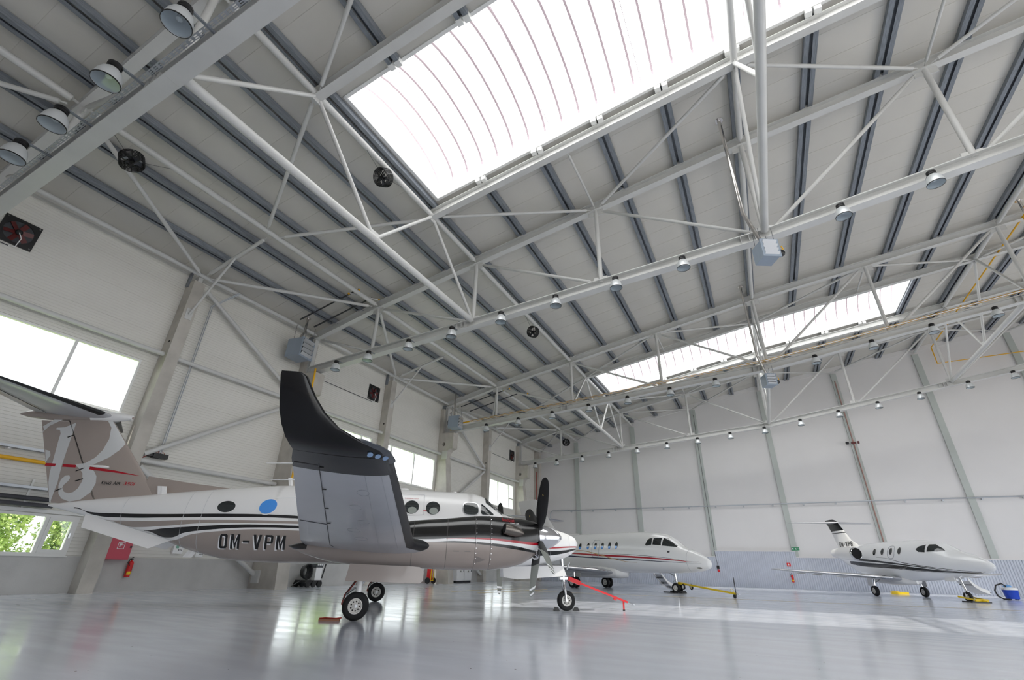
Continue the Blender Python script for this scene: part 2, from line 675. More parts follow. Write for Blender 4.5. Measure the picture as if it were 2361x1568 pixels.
def window(y0, y1, z0, z1, mull, label, hsplit=None, sash=None):
    NWIN[0] += 1
    w = sroot('window_%d' % NWIN[0], label, (XW, (y0 + y1) / 2, z0))
    x0, x1 = XW - 0.09, XW + 0.02
    f = MB()
    t = 0.07
    f.bbox((x0, y0, z0), (x1, y1, z0 + t)).bbox((x0, y0, z1 - t), (x1, y1, z1))
    f.bbox((x0, y0, z0 + t), (x1, y0 + t, z1 - t)).bbox((x0, y1 - t, z0 + t), (x1, y1, z1 - t))
    f.build('window_frame', FRAMEW, w)
    ys = [y0 + t] + list(mull) + [y1 - t]
    for m_ in mull:
        MB().bbox((x0, m_ - 0.045, z0 + t), (x1, m_ + 0.045, z1 - t)).build('mullion', FRAMEW, w)
    for k in range(len(ys) - 1):
        a = ys[k] + (0.045 if k else 0)
        b = ys[k + 1] - (0.045 if k < len(ys) - 2 else 0)
        zz = [z0 + t, z1 - t]
        if hsplit and k == len(ys) - 2:
            zz = [z0 + t, hsplit, z1 - t]
            MB().bbox((x0, a, hsplit - 0.04), (x1, b, hsplit + 0.04)).build('transom', FRAMEW, w)
        if sash and k in sash:
            s = MB()
            s.bbox((x0 + .01, a, zz[0]), (x1 + 0.03, b, zz[0] + 0.09)).bbox((x0 + .01, a, zz[1] - 0.09), (x1 + 0.03, b, zz[1]))
            s.bbox((x0 + .01, a, zz[0] + .09), (x1 + 0.03, a + 0.09, zz[1] - .09)).bbox((x0 + .01, b - 0.09, zz[0] + .09), (x1 + 0.03, b, zz[1] - .09))
            so = s.build('sash', FRAMEW, w)
            MB().bbox((x1 + 0.03, b - 0.07, (zz[0] + zz[1]) / 2 - 0.07), (x1 + 0.06, b - 0.03, (zz[0] + zz[1]) / 2 + 0.07)).build('handle', ALU, so)
        for c, d in zip(zz, zz[1:]):
            MB().bbox((XW - 0.05, a, c), (XW - 0.04, b, d)).build('pane', PANE, w)
    # sill
    MB().bbox((XW - 0.02, y0 - 0.03, z0 - 0.03), (XW + 0.07, y1 + 0.03, z0)).build('window_sill', FRAMEW, w)
    return w


window(-5.35, -0.68, 5.4, 7.4, [-2.6], 'bright upper window beside the tail of the propeller plane')
window(6.66, 11.36, 5.4, 7.4, [8.6, 10.55], 'upper window behind the black winglet')
window(12.64, 17.5, 5.4, 7.4, [13.1, 15.3], 'upper window right of the black winglet')
window(24.66, 29.34, 5.4, 7.4, [26.5, 28.45], 'upper window nearest the back wall', hsplit=6.25)
window(-5.35, -0.62, 1.0, 2.1, [-3.9, -1.4], 'low window with green trees outside', sash=(2,))
window(6.66, 11.36, 1.0, 2.1, [8.6, 10.55], 'low window behind the fuselage of the propeller plane', sash=(2,))
window(12.64, 17.5, 1.0, 2.1, [14.2, 15.9], 'low window behind the engine of the propeller plane', sash=(2,))
window(24.66, 29.34, 1.0, 2.1, [26.2, 27.8], 'low window nearest the back wall', sash=(2,))

# ---- back wall
XB = [XW - 0.1] + [1.9 + 5.493 * k for k in range(8)] + [XR]
wb = sroot('wall_back', 'tall white back wall with grey posts and blue grey ribbed dado', (20, YB, 0))
for a, b in zip(XB, XB[1:]):
    P = [(a, -0.1), (b, -0.1), (b, zt(b) + ZROOF), (a, zt(a) + ZROOF)]
    MB().sheet(P, [], 0, 0.12, lambda u, v, w: Vector((u, YB + w, v))).build('wall_board', BACKP, wb)
    # roof edge trim
    h = 0.36
    T = [(a, zt(a) + ZROOF - h), (b, zt(b) + ZROOF - h), (b, zt(b) + ZROOF - 0.01), (a, zt(a) + ZROOF - 0.01)]
    MB().sheet(T, [], -0.035, 0.0, lambda u, v, w: Vector((u, YB + w, v))).build('edge_trim', BACKP, wb)
for x in XB[1:-1]:
    MB().bbox((x - 0.19, YB - 0.16, 0), (x + 0.19, YB + 0.01, zt(x) - 0.05)).build('wall_post', COLGREY, wb)
for a, b in zip(XB, XB[1:]):
    hgt = 2.43 if 12 < a < 13.5 else 2.03
    n = max(2, int((b - a) / 0.14))
    st = (b - a) / n
    fr = []
    for i in range(n):
        x0 = a + i * st
        fr += [(x0, 0), (x0 + st * .34, 0), (x0 + st * .46, 0.04), (x0 + st * .88, 0.04)]
    fr.append((b, 0))
    V, F = [], []
    for x, d in fr:
        V += [(x, YB - 0.185 - d, 0.0), (x, YB - 0.185 - d, hgt)]
    for i in range(len(fr) - 1):
        F.append((2 * i, 2 * i + 2, 2 * i + 3, 2 * i + 1))
    MB().add(V, F).build('ribbed_dado', DADO, wb)
    MB().bbox((a, YB - 0.24, hgt), (b, YB, hgt + 0.06)).build('dado_cap', BACKP, wb)
# rail along the back wall
rl = MB().tube([(-0.84, YB - 0.2, 4.9), (-0.84, YB - 0.2, 5.55), (-0.62, YB - 0.2, 5.76), (XR, YB - 0.2, 5.78)], 0.045, 8)
rl.build('wall_rail', TRAY, wb, smooth=True)
for x in [1.2 + 2.05 * k for k in range(21)]:
    MB().bbox((x - .05, YB - 0.2, 5.62), (x + .05, YB, 5.72)).build('rail_bracket', TRAY, wb)
# the hangar door stands open behind the camera; wall pieces close the rest
wf = sroot('wall_front', 'white front wall around the open hangar door behind the camera', (20, YF, 0))
fr_ = lambda u, v, w: Vector((u, YF + w, v))
DX0, DX1, DZ = 20.5, 44.0, 9.5
for P in ([(XW - 0.1, -0.1), (DX0, -0.1), (DX0, zt(DX0) + ZROOF), (18.4, zt(18.4) + ZROOF), (2.0, zt(2.0) + ZROOF), (XW - 0.1, zt(XW) + ZROOF)], [(DX0, DZ), (DX1, DZ), (DX1, zt(DX1) + ZROOF), (DX0, zt(DX0) + ZROOF)], [(DX1, -0.1), (XR, -0.1), (XR, zt(XR) + ZROOF), (DX1, zt(DX1) + ZROOF)]):
    MB().sheet(P, [], -0.12, 0, fr_).build('wall_board', BACKP, wf)
wr = sroot('wall_right', 'white wall with an open door, out of view on the right', (XR, 9, 0))
rr_ = lambda u, v, w: Vector((XR + w, u, v))
for P in ([(YF - .12, -0.1), (-12, -0.1), (-12, 19), (YF - .12, 19)], [(-12, 9.5), (30, 9.5), (30, 19), (-12, 19)], [(30, -0.1), (YB + .12, -0.1), (YB + .12, 19), (30, 19)]):
    MB().sheet(P, [], 0, 0.15, rr_).build('wall_board', BACKP, wr)

# ---- ceiling: strips of roof panel, purlins
SKY = [(0.0, 7.75, 26.95), (24.0, 7.75, 26.95)]     # skylights: middle y, x range
SKW = 2.42
ce = sroot('ceiling', 'sloping roof of pale panels on grey double purlins', (20, 9, 14))
ys = [YF - 0.12]
y = -15.58
while y < YB + 0.1:
    ys.append(y)
    y += 1.0
ys = sorted(set([round(v, 3) for v in ys if not any(abs(v - (c + s * SKW)) < 0.45 for c, _, _ in SKY for s in (-1, 1))] + [c + s * SKW for c, _, _ in SKY for s in (-1, 1)] + [YB + 0.12]))
XK = [XW - 0.1, 2.0, 18.4, XR]


def roof_strip(y0, y1, x0, x1):
    xs = [x0] + [x for x in XK if x0 < x < x1] + [x1]
    m = MB()
    pr = [(y0, 0), (y1 - 0.014, 0), (y1 - 0.011, 0.008), (y1, 0.008), (y1, 0.14), (y0, 0.14)]
    rings = [[Vector((x, yy, zt(x) + ZROOF + dz)) for yy, dz in pr] for x in xs]
    m.loft(rings, False)
    n = len(pr)
    k = (len(xs) - 1) * n
    m.f += [(0, 1, 2, 3, 4, 5), tuple(k + j for j in range(6))]
    m.build('roof_panel', ROOFP, ce)


for a, b in zip(ys, ys[1:]):
    hit = [s for s in SKY if abs((a + b) / 2 - s[0]) < SKW]
    if hit:
        roof_strip(a, b, XK[0], hit[0][1])
        roof_strip(a, b, hit[0][2], XR)
    else:
        roof_strip(a, b, XK[0], XR)

PURX = [-0.75, 0.85, 2.55, 4.18, 5.8, 7.45, 9.65, 11.9, 14.1, 16.25, 18.4, 20.6, 22.8, 25.0, 27.12, 29.4, 31.6, 33.8, 36.0, 38.2, 40.4, 42.6, 44.8]
for x in PURX:
    cut = 7.75 < x < 26.95
    segs = [(YF, -SKW - .02), (SKW + .02, 24 - SKW - .02), (24 + SKW + .02, YB)] if cut else [(YF, YB)]
    z0 = zt(x) + 0.36
    for a, b in segs:
        U = [(-.185, 0), (-.045, 0), (-.045, .015), (-.172, .015), (-.172, .172), (.172, .172), (.172, .015), (.045, .015), (.045, 0), (.185, 0), (.185, .19), (-.185, .19)]
        MB().profile(U, (x, a, z0), (x, b, z0)).build('purlin', GALV, ce)
        if cut:
            for yy in (a, b):
                if YF < yy < YB:
                    for s in (-1, 1):
                        MB().bbox((x + s * .115 - .09, yy - .09, z0 - .02), (x + s * .115 + .09, yy + .09, z0 + .13)).build('purlin_end_cap', FRAMEW, ce)


def skylight(c, x0, x1, label):
    NWIN[0] += 1
    w = sroot('window_%d' % NWIN[0], label, ((x0 + x1) / 2, c, zt((x0 + x1) / 2) + ZROOF))
    zc = lambda x: zt(x) + ZROOF + 0.45

    def strip(y0, y1):
        m = MB()
        xs = [x0, 18.4, x1]
        m.loft([[Vector((x, yy, zz)) for yy, zz in ((y0, zt(x) + 0.5), (y1, zt(x) + 0.5), (y1, zc(x) + 0.08), (y0, zc(x) + 0.08))] for x in xs])
        return m
    strip(c - SKW - 0.02, c - SKW + 0.08).build('curb', FRAMEW, w)
    strip(c + SKW - 0.08, c + SKW + 0.02).build('curb', FRAMEW, w)
    for x in (x0, x1):
        MB().bbox((x - 0.06, c - SKW, zt(x) + 0.5), (x + 0.06, c + SKW, zc(x) + 0.08)).build('curb', FRAMEW, w)
    n = 30
    R_ = SKW - 0.04
    rise = 1.05

    def arc(x, o=0.0, k=14):
        return [Vector((x, c - R_ * math.cos(PI * i / k), zc(x) + 0.06 + o + rise * math.sin(PI * i / k))) for i in range(k + 1)]
    for i in range(n):
        a, b = lerp(x0, x1, i / n), lerp(x0, x1, (i + 1) / n)
        m = MB()
        m.loft([arc(a), arc(b)], False, False)
        m.build('glazing_panel', POLYC, w, smooth=True)
    for i in range(n + 1):
        a = lerp(x0 + 0.03, x1 - 0.03, i / n)
        m = MB()
        A, B = arc(a, -0.06), arc(a, -0.02)
        rings = [[p + Vector((-0.035, 0, 0)), p + Vector((0.035, 0, 0)), q + Vector((0.035, 0, 0)), q + Vector((-0.035, 0, 0))] for p, q in zip(A, B)]
        m.loft(rings)
        m.build('rib', RIBM, w)
        if i % 5 == 2:
            MB().tube([(a + .25, c - R_, zc(a) + 0.05), (a + .25, c + R_, zc(a) + 0.05)], 0.009, 6).build('tie_rod', RIBM, w)
    for x in (x0, x1):
        A = arc(x)
        m = MB().add(A, [tuple(range(len(A)))])
        m.build('end_glazing', POLYC, w)
    return w


skylight(0.0, 7.75, 26.95, 'large barrel vaulted skylight over the propeller plane')
skylight(24.0, 7.75, 26.95, 'barrel vaulted skylight over the far half of the hangar')

# ---- concrete columns along the left wall
for y, lab in ((0.0, 'slim concrete column beside the red hose cabinet'), (12.0, 'slim concrete column between two bright upper windows'), (24.0, 'slim concrete column between the two far corbelled columns')):
    t = thing('concrete_column', lab, 'column', (XW + 0.25, y, 0), group=None)
    MB().bbox((XW, y - 0.215, 0), (XW + 0.51, y + 0.215, 10.98)).build('shaft', CONC, t)
    MB().bbox((XW + 0.02, y - 0.26, 10.75), (XW + 0.2, y - 0.20, 11.4)).build('steel_bracket', GALV, t)
    MB().bbox((XW + 0.2, y - 0.08, 10.98), (XW + 0.45, y + 0.08, 11.25)).build('head_plate', STEEL, t)
    MB().bbox((XW + 0.51, y - 0.13, 9.3), (XW + 0.535, y + 0.13, 9.75)).build('brace_plate', STEEL, t)
    MB().lathe([(0.045, 0), (0.045, 0.01)], (XW + 0.33, y - 0.217, 8.3), (0, -1, 0), 12).build('socket_hole', HOLE, t)
t = thing('concrete_column', 'corner concrete column with an orange cable run at the back wall', 'column', (XW + 0.25, 34.1, 0))
MB().bbox((XW, 33.72, 0), (XW + 0.51, YB - 0.02, 11.2)).build('shaft', CONC, t)
MB().tube([(XW + 0.3, 33.68, 0.2), (XW + 0.3, 33.68, 9.3)], 0.03, 8).build('cable_run', HOSE, t)
prof = [(XW, 0), (-0.66, 0), (-1.33, 5.3), (-1.52, 7.0), (-1.62, 7.6), (-1.6, 7.78), (-1.5, 7.93), (-1.36, 8.06), (-1.1, 8.13), (-1.1, 9.16), (-2.03, 9.2), (-2.03, 10.95), (XW, 10.95)]
hole = [(-1.84 + 0.13 * math.cos(2 * PI * k / 16), 8.42 + 0.13 * math.sin(2 * PI * k / 16)) for k in range(16)]
for y, lab in ((6.0, 'corbelled concrete column behind the black winglet with a yellow gas pipe'), (18.0, 'corbelled concrete column with round hole, in the middle of the window wall'), (30.0, 'corbelled concrete column with round hole, nearest the back wall')):
    t = thing('corbel_column', lab, 'column', (XW + 0.4, y, 0))
    MB().sheet(prof, [hole], y - 0.29, y + 0.29, lambda u, v, w: Vector((u, w, v))).build('shaft', CONC, t)
    MB().ibeam((-1.93, y, 9.2), (-1.93, y, 11.1), 0.2, 0.2, 0.03, (1, 0, 0)).build('steel_post', STEEL, t)
    MB().bbox((-2.3, y - 0.16, 10.95), (-2.05, y + 0.16, 11.25)).build('steel_bracket', GALV, t)
    MB().bbox((-1.9, y - 0.33, 7.4), (-1.5, y - 0.29, 7.95)).build('brace_plate', STEEL, t)
    if y == 6.0:
        MB().tube([(-1.0, 5.6, 9.25), (-1.0, 5.62, 9.0), (-0.98, 5.64, 3.9), (-0.95, 5.64, 1.9)], 0.045, 10).build('gas_pipe', YELLOW, t, smooth=True)

# ---- wall tubes: girts and the bracing of the windowless bays
for i, (a, b) in enumerate(BAYS[1:-1]):
    aa, bb = a + 0.22, b - 0.22
    MB().tube([(-2.02, aa, 7.78), (-2.02, bb, 7.78)], 0.085, 12).build('wall_girt', STEEL, wl, smooth=True)
for y0, wh in ((0.0, 'near the plane tail'), (18.0, 'in the far windowless bay')):
    for (a, b, lab) in (((-1.98, y0 + 0.45, 10.85), (-1.98, y0 + 5.6, 7.95), 'diagonal steel brace falling from the eave '), ((-1.98, y0 + 5.6, 7.6), (-1.98, y0 + 0.3, 4.22), 'diagonal steel brace rising over the black cable box '), ((-1.98, y0 + 0.25, 4.0), (-1.98, y0 + 5.65, 4.0), 'low horizontal steel tube '), ((-1.98, y0 + 0.3, 3.8), (-1.98, y0 + 5.75, 0.45), 'low diagonal steel brace ending at the column foot ')):
        if y0 > 1 and 'black' in lab:
            lab = 'diagonal steel brace rising to the left '
        m = MB().tube([a, b], 0.085, 12)
        m.build('wall_brace', STEEL, wl, smooth=True)

# ================================================================== roof trusses
def gusset(m, x, y, z, w=0.42, h=0.3, t=0.03):
    m.box((x, y, z), (w, t, h))


def truss(y, label):
    t = thing('roof_truss', label, 'truss', (-1.93, y, 9.2))
    # top chord
    m = MB()
    xs = [-2.2, 2.0, 18.4, XR - 0.4]
    for a, b in zip(xs, xs[1:]):
        m.ibeam((a, y, zt(a) + 0.17), (b, y, zt(b) + 0.17), 0.27, 0.36, 0.03)
    m.build('top_chord', STEEL, t)
    m = MB()
    xs = [-1.83, 7.4, 18.4, XR - 0.4]
    for a, b in zip(xs, xs[1:]):
        m.ibeam((a, y, zb(a)), (b, y, zb(b)), 0.34, 0.35, 0.035)
    m.build('bottom_chord', STEEL, t)
    for i, x in enumerate(NODES):
        MB().tube([(x, y, zb(x) + 0.1), (x, y, zt(x) + 0.02)], 0.085, 12).build('web_post', STEEL, t, smooth=True)
        MB().box((x, y, zt(x) - 0.12), (0.62, 0.03, 0.26)).build('gusset_plate', STEEL, t)
        MB().box((x, y, zb(x) + 0.26), (0.5, 0.03, 0.2)).build('gusset_plate', STEEL, t)
    pts = []
    for a, b in zip(NODES, NODES[1:]):
        if b <= 18.5:
            pts.append(((a + 0.25, y, zt(a) - 0.08), (b - 0.28, y, zb(b) + 0.2)))
        else:
            pts.append(((b - 0.25, y, zt(b) - 0.08), (a + 0.28, y, zb(a) + 0.2)))
    pts.append(((-1.6, y, zt(-1.6) - 0.12), (1.8, y, zb(1.8) + 0.18)))
    for p, q in pts:
        p, q = Vector(p), Vector(q)
        d = (q - p).normalized()
        m = MB().tube([p, p + d * 0.12, p + d * 0.16, q - d * 0.16, q - d * 0.12, q], [0.03, 0.03, 0.062, 0.062, 0.03, 0.03], 10)
        m.build('web_diagonal', STEEL, t, smooth=True)
    # splice and stiffener plates
    for x in (7.0, 18.0, 29.0):
        for k in (-0.12, 0.12, 0.3):
            MB().box((x - 0.2 + k, y, zb(x - 0.2 + k)), (0.012, 0.33, 0.3)).build('stiffener', STEEL, t)
    # cleats carrying the purlins
    for x in PURX[:-1]:
        MB().box((x, y - 0.13, zt(x) + 0.4), (0.3, 0.012, 0.18)).build('purlin_cleat', STEEL, t)
    return t


truss(-6.0, 'nearest steel roof truss with perforated cable tray, crossing above the black ring fan')
truss(6.0, 'steel roof truss behind the large skylight, carrying a grey heater and lamps')
truss(18.0, 'steel roof truss with a yellow gas pipe along its bottom chord')
truss(30.0, 'steel roof truss closest to the back wall')

# ---- tubes running along the hall between the trusses
ROD_N = [0]


def strut(name, p, q, r, label, group, taper=True, cat='steel tube'):
    p, q = Vector(p), Vector(q)
    d = (q - p).normalized()
    if taper:
        m = MB().tube([p, p + d * 0.14, p + d * 0.18, q - d * 0.18, q - d * 0.14, q], [r * .4, r * .4, r, r, r * .4, r * .4], 12)
    else:
        m = MB().tube([p, q], r, 12)
    return m.build(name, STEEL, ce, smooth=True)


TY = [-6.0, 6.0, 18.0, 30.0]
BAYN = {0: 'over the propeller plane', 1: 'between the two skylights', 2: 'beside the far skylight', 3: 'next to the back wall', -1: 'outside the view'}
segs = [(-15.9, -6.0, -1), (-6.0, 6.0, 0), (6.0, 18.0, 1), (18.0, 30.0, 2), (30.0, YB, 3)]
for a, b, k in segs:
    for x, where in ((-1.79, 'along the eave of the window wall'), (2.0, 'under the roof near the window wall'), (7.4, 'under the roof in line with the skylight end'), (18.4, 'under the roof along the middle of the hall'), (29.4, 'under the roof on the open door side'), (40.4, 'under the roof at the door')):
        z = 11.29 if x < 0 else zt(x) + 0.1
        strut('roof_tube', (x, a + 0.12, z), (x, b - 0.12, z), 0.085 if x < 0 else 0.1, 'long steel tube %s, %s' % (where, BAYN[k]), 'steel tubes between the roof trusses')

BOFF = (-3.0, 2.65)       # the two rafters flanking a skylight, from the middle of the bay
for c, nm in ((0.0, 'large skylight'), (24.0, 'far skylight')):
    for s, off in enumerate(BOFF):
        y = c + off
        m = MB()
        xs = [7.2, 18.4, XR - 0.4]
        for a, b in zip(xs, xs[1:]):
            m.ibeam((a, y, zt(a) + 0.17), (b, y, zt(b) + 0.17), 0.26, 0.36, 0.03)
        m.build('skylight_rafter', STEEL, ce)
    for x in (7.4, 18.4, 29.4, 40.4):
        wh = {7.4: 'at the left end of the ', 18.4: 'across the middle of the ', 29.4: 'beyond the right end of the ', 40.4: 'at the door side of the '}[x] + nm
        t = thing('lattice_girder', 'light steel lattice girder ' + wh, 'girder', (x, c - 6, zb(x)))
        zz = zb(x) + 0.12
        y0, y1 = c - 6 + 0.14, c + 6 - 0.14
        MB().tube([(x, y0, zz), (x, y1, zz)], 0.115, 14).build('bottom_tube', STEEL, t, smooth=True)
        zr = zt(x) - 0.02
        web = [((x, y0, zz + 0.1), (x, c + BOFF[0] - .1, zr)), ((x, c + BOFF[0] + .1, zr), (x, c - 0.12, zz + 0.1)), ((x, c + 0.12, zz + 0.1), (x, c + BOFF[1] - .1, zr)), ((x, c + BOFF[1] + .1, zr), (x, y1, zz + 0.1))]
        for p, q in web:
            MB().tube([p, q], 0.062, 10).build('web_tube', STEEL, t, smooth=True)
        for yy in (c + BOFF[0], c + BOFF[1]):
            MB().box((x, yy, zr), (0.03, 0.42, 0.24)).build('gusset_plate', STEEL, t)
        MB().box((x, c, zz + 0.16), (0.03, 0.4, 0.2)).build('gusset_plate', STEEL, t)
    # roof plane bracing between the rafters and the trusses
    for s, off in enumerate(BOFF):
        yT = c - 6 if s == 0 else c + 6
        y = c + off
        zig = [(7.4, y), (12.9, yT), (18.4, y), (23.9, yT), (29.4, y), (34.9, yT), (40.4, y)]
        for i, (p, q) in enumerate(zip(zig, zig[1:])):
            P = Vector((p[0], p[1], zt(p[0]) + 0.06))
            Q = Vector((q[0], q[1], zt(q[0]) + 0.06))
            d = (Q - P).normalized()
            strut('roof_brace', P + d * 0.22, Q - d * 0.22, 0.06, 'slim diagonal roof brace between truss and rafter, %s side of the %s' % (('near', 'far')[s], nm), 'roof braces beside the skylights')
        for x in (12.9, 23.9, 34.9):
            strut('roof_brace', (x, min(y, yT) + 0.12, zt(x) + 0.05), (x, max(y, yT) - 0.12, zt(x) + 0.05), 0.045, 'short cross strut between truss and rafter, %s side of the %s' % (('near', 'far')[s], nm), 'cross struts beside the skylights')
    for off in BOFF:
        P, Q = Vector((2.15, c + 0.1 * off, zt(2.15) + 0.06)), Vector((7.25, c + off, zt(7.25) + 0.06))
        strut('roof_brace', P, Q, 0.065, 'diagonal roof brace running to the left end of the ' + nm, 'roof braces at the skylight ends')

# zigzag in the eave strip, one set per bay
for c, k in ((-12.0, -1), (0.0, 0), (12.0, 1), (24.0, 2)):
    E_ = Vector((-1.72, c, zt(-1.72) + 0.02))
    for yy in (c - 5.85, c, c + 5.85):
        Q = Vector((1.9, yy, zt(1.9) + 0.06))
        d = (Q - E_).normalized()
        strut('eave_brace', E_ + d * 0.25, Q - d * 0.15, 0.07, 'steel roof brace fanning out from the column head %s' % BAYN[k], 'roof braces at the eave')
    mid = (E_ + Vector((1.9, c, zt(1.9)))) / 2
    MB().tube([(-1.76, c, 9.52), mid], 0.045, 10).build('knee_brace', STEEL, ce, smooth=True)
# last half bay against the back wall
for i, x in enumerate((7.4, 18.4, 29.4, 40.4)):
    for s in (-1, 1):
        xw = x + s * 5.493
        if xw > XR:
            continue
        P, Q = Vector((x + s * .2, 30.1, zt(x) + 0.08)), Vector((xw, YB - 0.2, zt(xw) + 0.05))
        strut('roof_brace', P, Q, 0.055, 'slim diagonal roof brace from the last truss to a back wall post', 'roof braces at the back wall')
P, Q = Vector((1.8, 30.1, zt(1.8) + .06)), Vector((-1.75, YB - 0.2, 11.25))
strut('roof_brace', P, Q, 0.055, 'slim diagonal roof brace from the last truss to the corner column', None)

# ================================================================== lamps
def lamp(loc, label, group, chord_dy):
    """high bay lamp; loc = middle of the bell, chord_dy = distance to the chord it hangs from"""
    t = thing('high_bay_lamp', label, 'lamp', loc, group=group)
    x, y, z = loc
    B = [(0.075, 0.17), (0.12, 0.155), (0.175, 0.085), (0.215, -0.03), (0.24, -0.18), (0.248, -0.185), (0.247, -0.175), (0.222, -0.025), (0.182, 0.092), (0.125, 0.163)]
    MB().lathe(B, loc, (0, 0, 1), 22, False).build('reflector', REFL, t, smooth=True)
    MB().lathe([(0.238, -0.178), (0.25, -0.178), (0.25, -0.2), (0.238, -0.2)], loc, (0, 0, 1), 22, False).build('rim', BLACKP, t, smooth=True)
    MB().lathe([(0.236, -0.188), (0.236, -0.183)], loc, (0, 0, 1), 22).build('cover_glass', LAMPGLASS, t)
    MB().lathe([(0.03, 0.1), (0.055, 0.02), (0.055, -0.05), (0.0, -0.1)], loc, (0, 0, 1), 12).build('bulb', FRAMEW, t, smooth=True)
    MB().lathe([(0.07, 0.17), (0.13, 0.19), (0.13, 0.23), (0.118, 0.24), (0.118, 0.255), (0.13, 0.265), (0.13, 0.31), (0.1, 0.34), (0.0, 0.345)], loc, (0, 0, 1), 16).build('housing', BLACKP, t, smooth=True)
    MB().bar((x, y, z + 0.36), (x, y + chord_dy, z + 0.36), 0.05, 0.04).build('bracket_arm', GALV, t)
    return t


def refl_mat():
    m = pmat('lamp_reflector', srgb(228, 231, 233), 0.35, 0.35)
    return m


REFL = refl_mat()
LX = {-6.0: [2.8, 4.6, 6.65, 8.9],
      6.0: [0.5, 2.4, 4.6, 6.77, 9.02, 11.3, 13.56, 15.83, 20.4, 22.63, 24.9],
      18.0: [1.6, 3.92, 6.25, 8.6, 10.95, 13.35, 15.75, 20.5, 22.95, 25.35, 27.7],
      30.0: [-0.25, 1.75, 4.05, 6.35, 8.7, 11.05, 13.35, 15.68, 18.0, 20.35, 22.72, 25.05, 27.4, 30.0, 32.25, 34.5]}
LN = {-6.0: 'big high bay lamp beside the cable tray on the nearest truss',
      6.0: 'high bay lamp under the truss that carries the grey heater behind the skylight',
      18.0: 'high bay lamp under the truss with the yellow gas pipe',
      30.0: 'small high bay lamp under the truss closest to the back wall'}
LG = {-6.0: 'lamps on the nearest truss', 6.0: 'lamps on the second truss', 18.0: 'lamps on the gas pipe truss', 30.0: 'lamps on the last truss'}
for yT, xs in LX.items():
    src = None
    for x in xs:
        dy = 0.68 if yT < 0 else 0.55
        loc = (x, yT - dy, zb(x) - (0.36 if yT < 0 else 0.5))
        if src is None:
            src = lamp(loc, LN[yT], LG[yT], dy - 0.12)
            if yT > 0:
                src.scale = (0.86, 0.86, 0.86)
        else:
            dup(src, loc)

# perforated cable tray on the nearest truss and stub trays
def tray(a, b, w, h, name='cable_tray', holes=True, upv=(0, 0, 1), parent=None, mat=None):
    """perforated tray: a strip with real slots"""
    a, b = Vector(a), Vector(b)
    L = (b - a).length
    d = (b - a).normalized()
    u = Vector(upv)
    sd = d.cross(u).normalized()
    u = sd.cross(d)
    m = MB()
    n = int(L / 0.16)
    st = L / n
    t = 0.006
    # rails and rungs
    m.profile([(-w / 2, 0), (-w / 2 + w * .16, 0), (-w / 2 + w * .16, t), (-w / 2 + t, t), (-w / 2 + t, h), (-w / 2, h)], a, b, upv)
    m.profile([(w / 2, h), (w / 2 - t, h), (w / 2 - t, t), (w / 2 - w * .16, t), (w / 2 - w * .16, 0), (w / 2, 0)], a, b, upv)
    for k in range(n):
        p = a + d * (st * (k + 0.5))
        m.bar(p - sd * (w * .36) + u * t / 2, p + sd * (w * .36) + u * t / 2, st * .45, t, u)
    m.bar(a + u * t / 2, b + u * t / 2, w * .16, t, u)
    return m


for yT, lab in ((-6.0, 'perforated cable tray on the nearest truss'),):
    A, B = (-1.7, yT - 0.36, zb(-1.7) + 0.02), (18.4, yT - 0.36, zb(18.4) + 0.02)
    xs = [-1.7, 7.4, 18.4]
    m = MB()
    for a, b in zip(xs, xs[1:]):
        q = tray((a, yT - 0.27, zb(a) + 0.0), (b, yT - 0.27, zb(b) + 0.0), 0.085, 0.05)
        m.add(q.v, q.f)
    o = m.build('cable_tray', TRAY, origin=(8, yT - .36, zb(8)))
    tag(o, lab, 'cable tray')

# ---- conduit and yellow gas pipe along the third truss
def pipe(name, pts, r, mat, label, cat, group=None, n=10):
    o = MB().tube(pts, r, n).build(name, mat, smooth=True, origin=pts[0])
    return tag(o, label, cat, group)


y3 = 17.7
pipe('gas_pipe', [(-1.2, y3, zb(-1.2) + 0.28), (7.4, y3, zb(7.4) + 0.28), (18.4, y3, zb(18.4) + 0.28), (29.9, y3, zb(29.9) + 0.28), (30.3, y3, zb(30.3) + 0.5), (30.3, y3, zt(30.3) - 0.05)], 0.05, YELLOW, 'yellow gas pipe along the bottom chord of the middle truss', 'pipe')
pipe('conduit', [(0.2, y3 - .1, zb(.2) + 0.24), (7.4, y3 - .1, zb(7.4) + 0.24), (18.4, y3 - .1, zb(18.4) + 0.24), (30, y3 - .1, zb(30) + 0.24)], 0.03, STAINLESS, 'bright metal conduit beside the yellow pipe on the truss', 'conduit')
zg = lambda x: zt(x) + 0.1
pipe('gas_pipe', [(30.4, 6.4, zg(30.4)), (30.4, 34.0, zg(30.4)), (30.4, 34.05, 15.25), (45.5, 34.05, 15.5)], 0.04, YELLOW, 'yellow gas pipe under the roof turning along the back wall', 'pipe')
pipe('gas_pipe', [(30.4, 14.6, zg(30.4) - 0.05), (46, 14.6, zg(46) - 0.05)], 0.04, YELLOW, 'yellow branch gas pipe crossing towards the door side', 'pipe')
pipe('gas_pipe', [(XW + 0.1, -5.7, 3.48), (XW + 0.1, -0.3, 3.48)], 0.055, YELLOW, 'yellow gas pipe along the wall behind the tail fin', 'pipe')
pipe('gas_pipe', [(-1.1, 17.35, 9.2), (-1.1, 17.35, 10.15), (-0.7, 17.35, 10.05), (-0.45, 17.35, 9.9)], 0.035, YELLOW, 'yellow gas pipe elbow feeding the far wall heater', 'pipe')

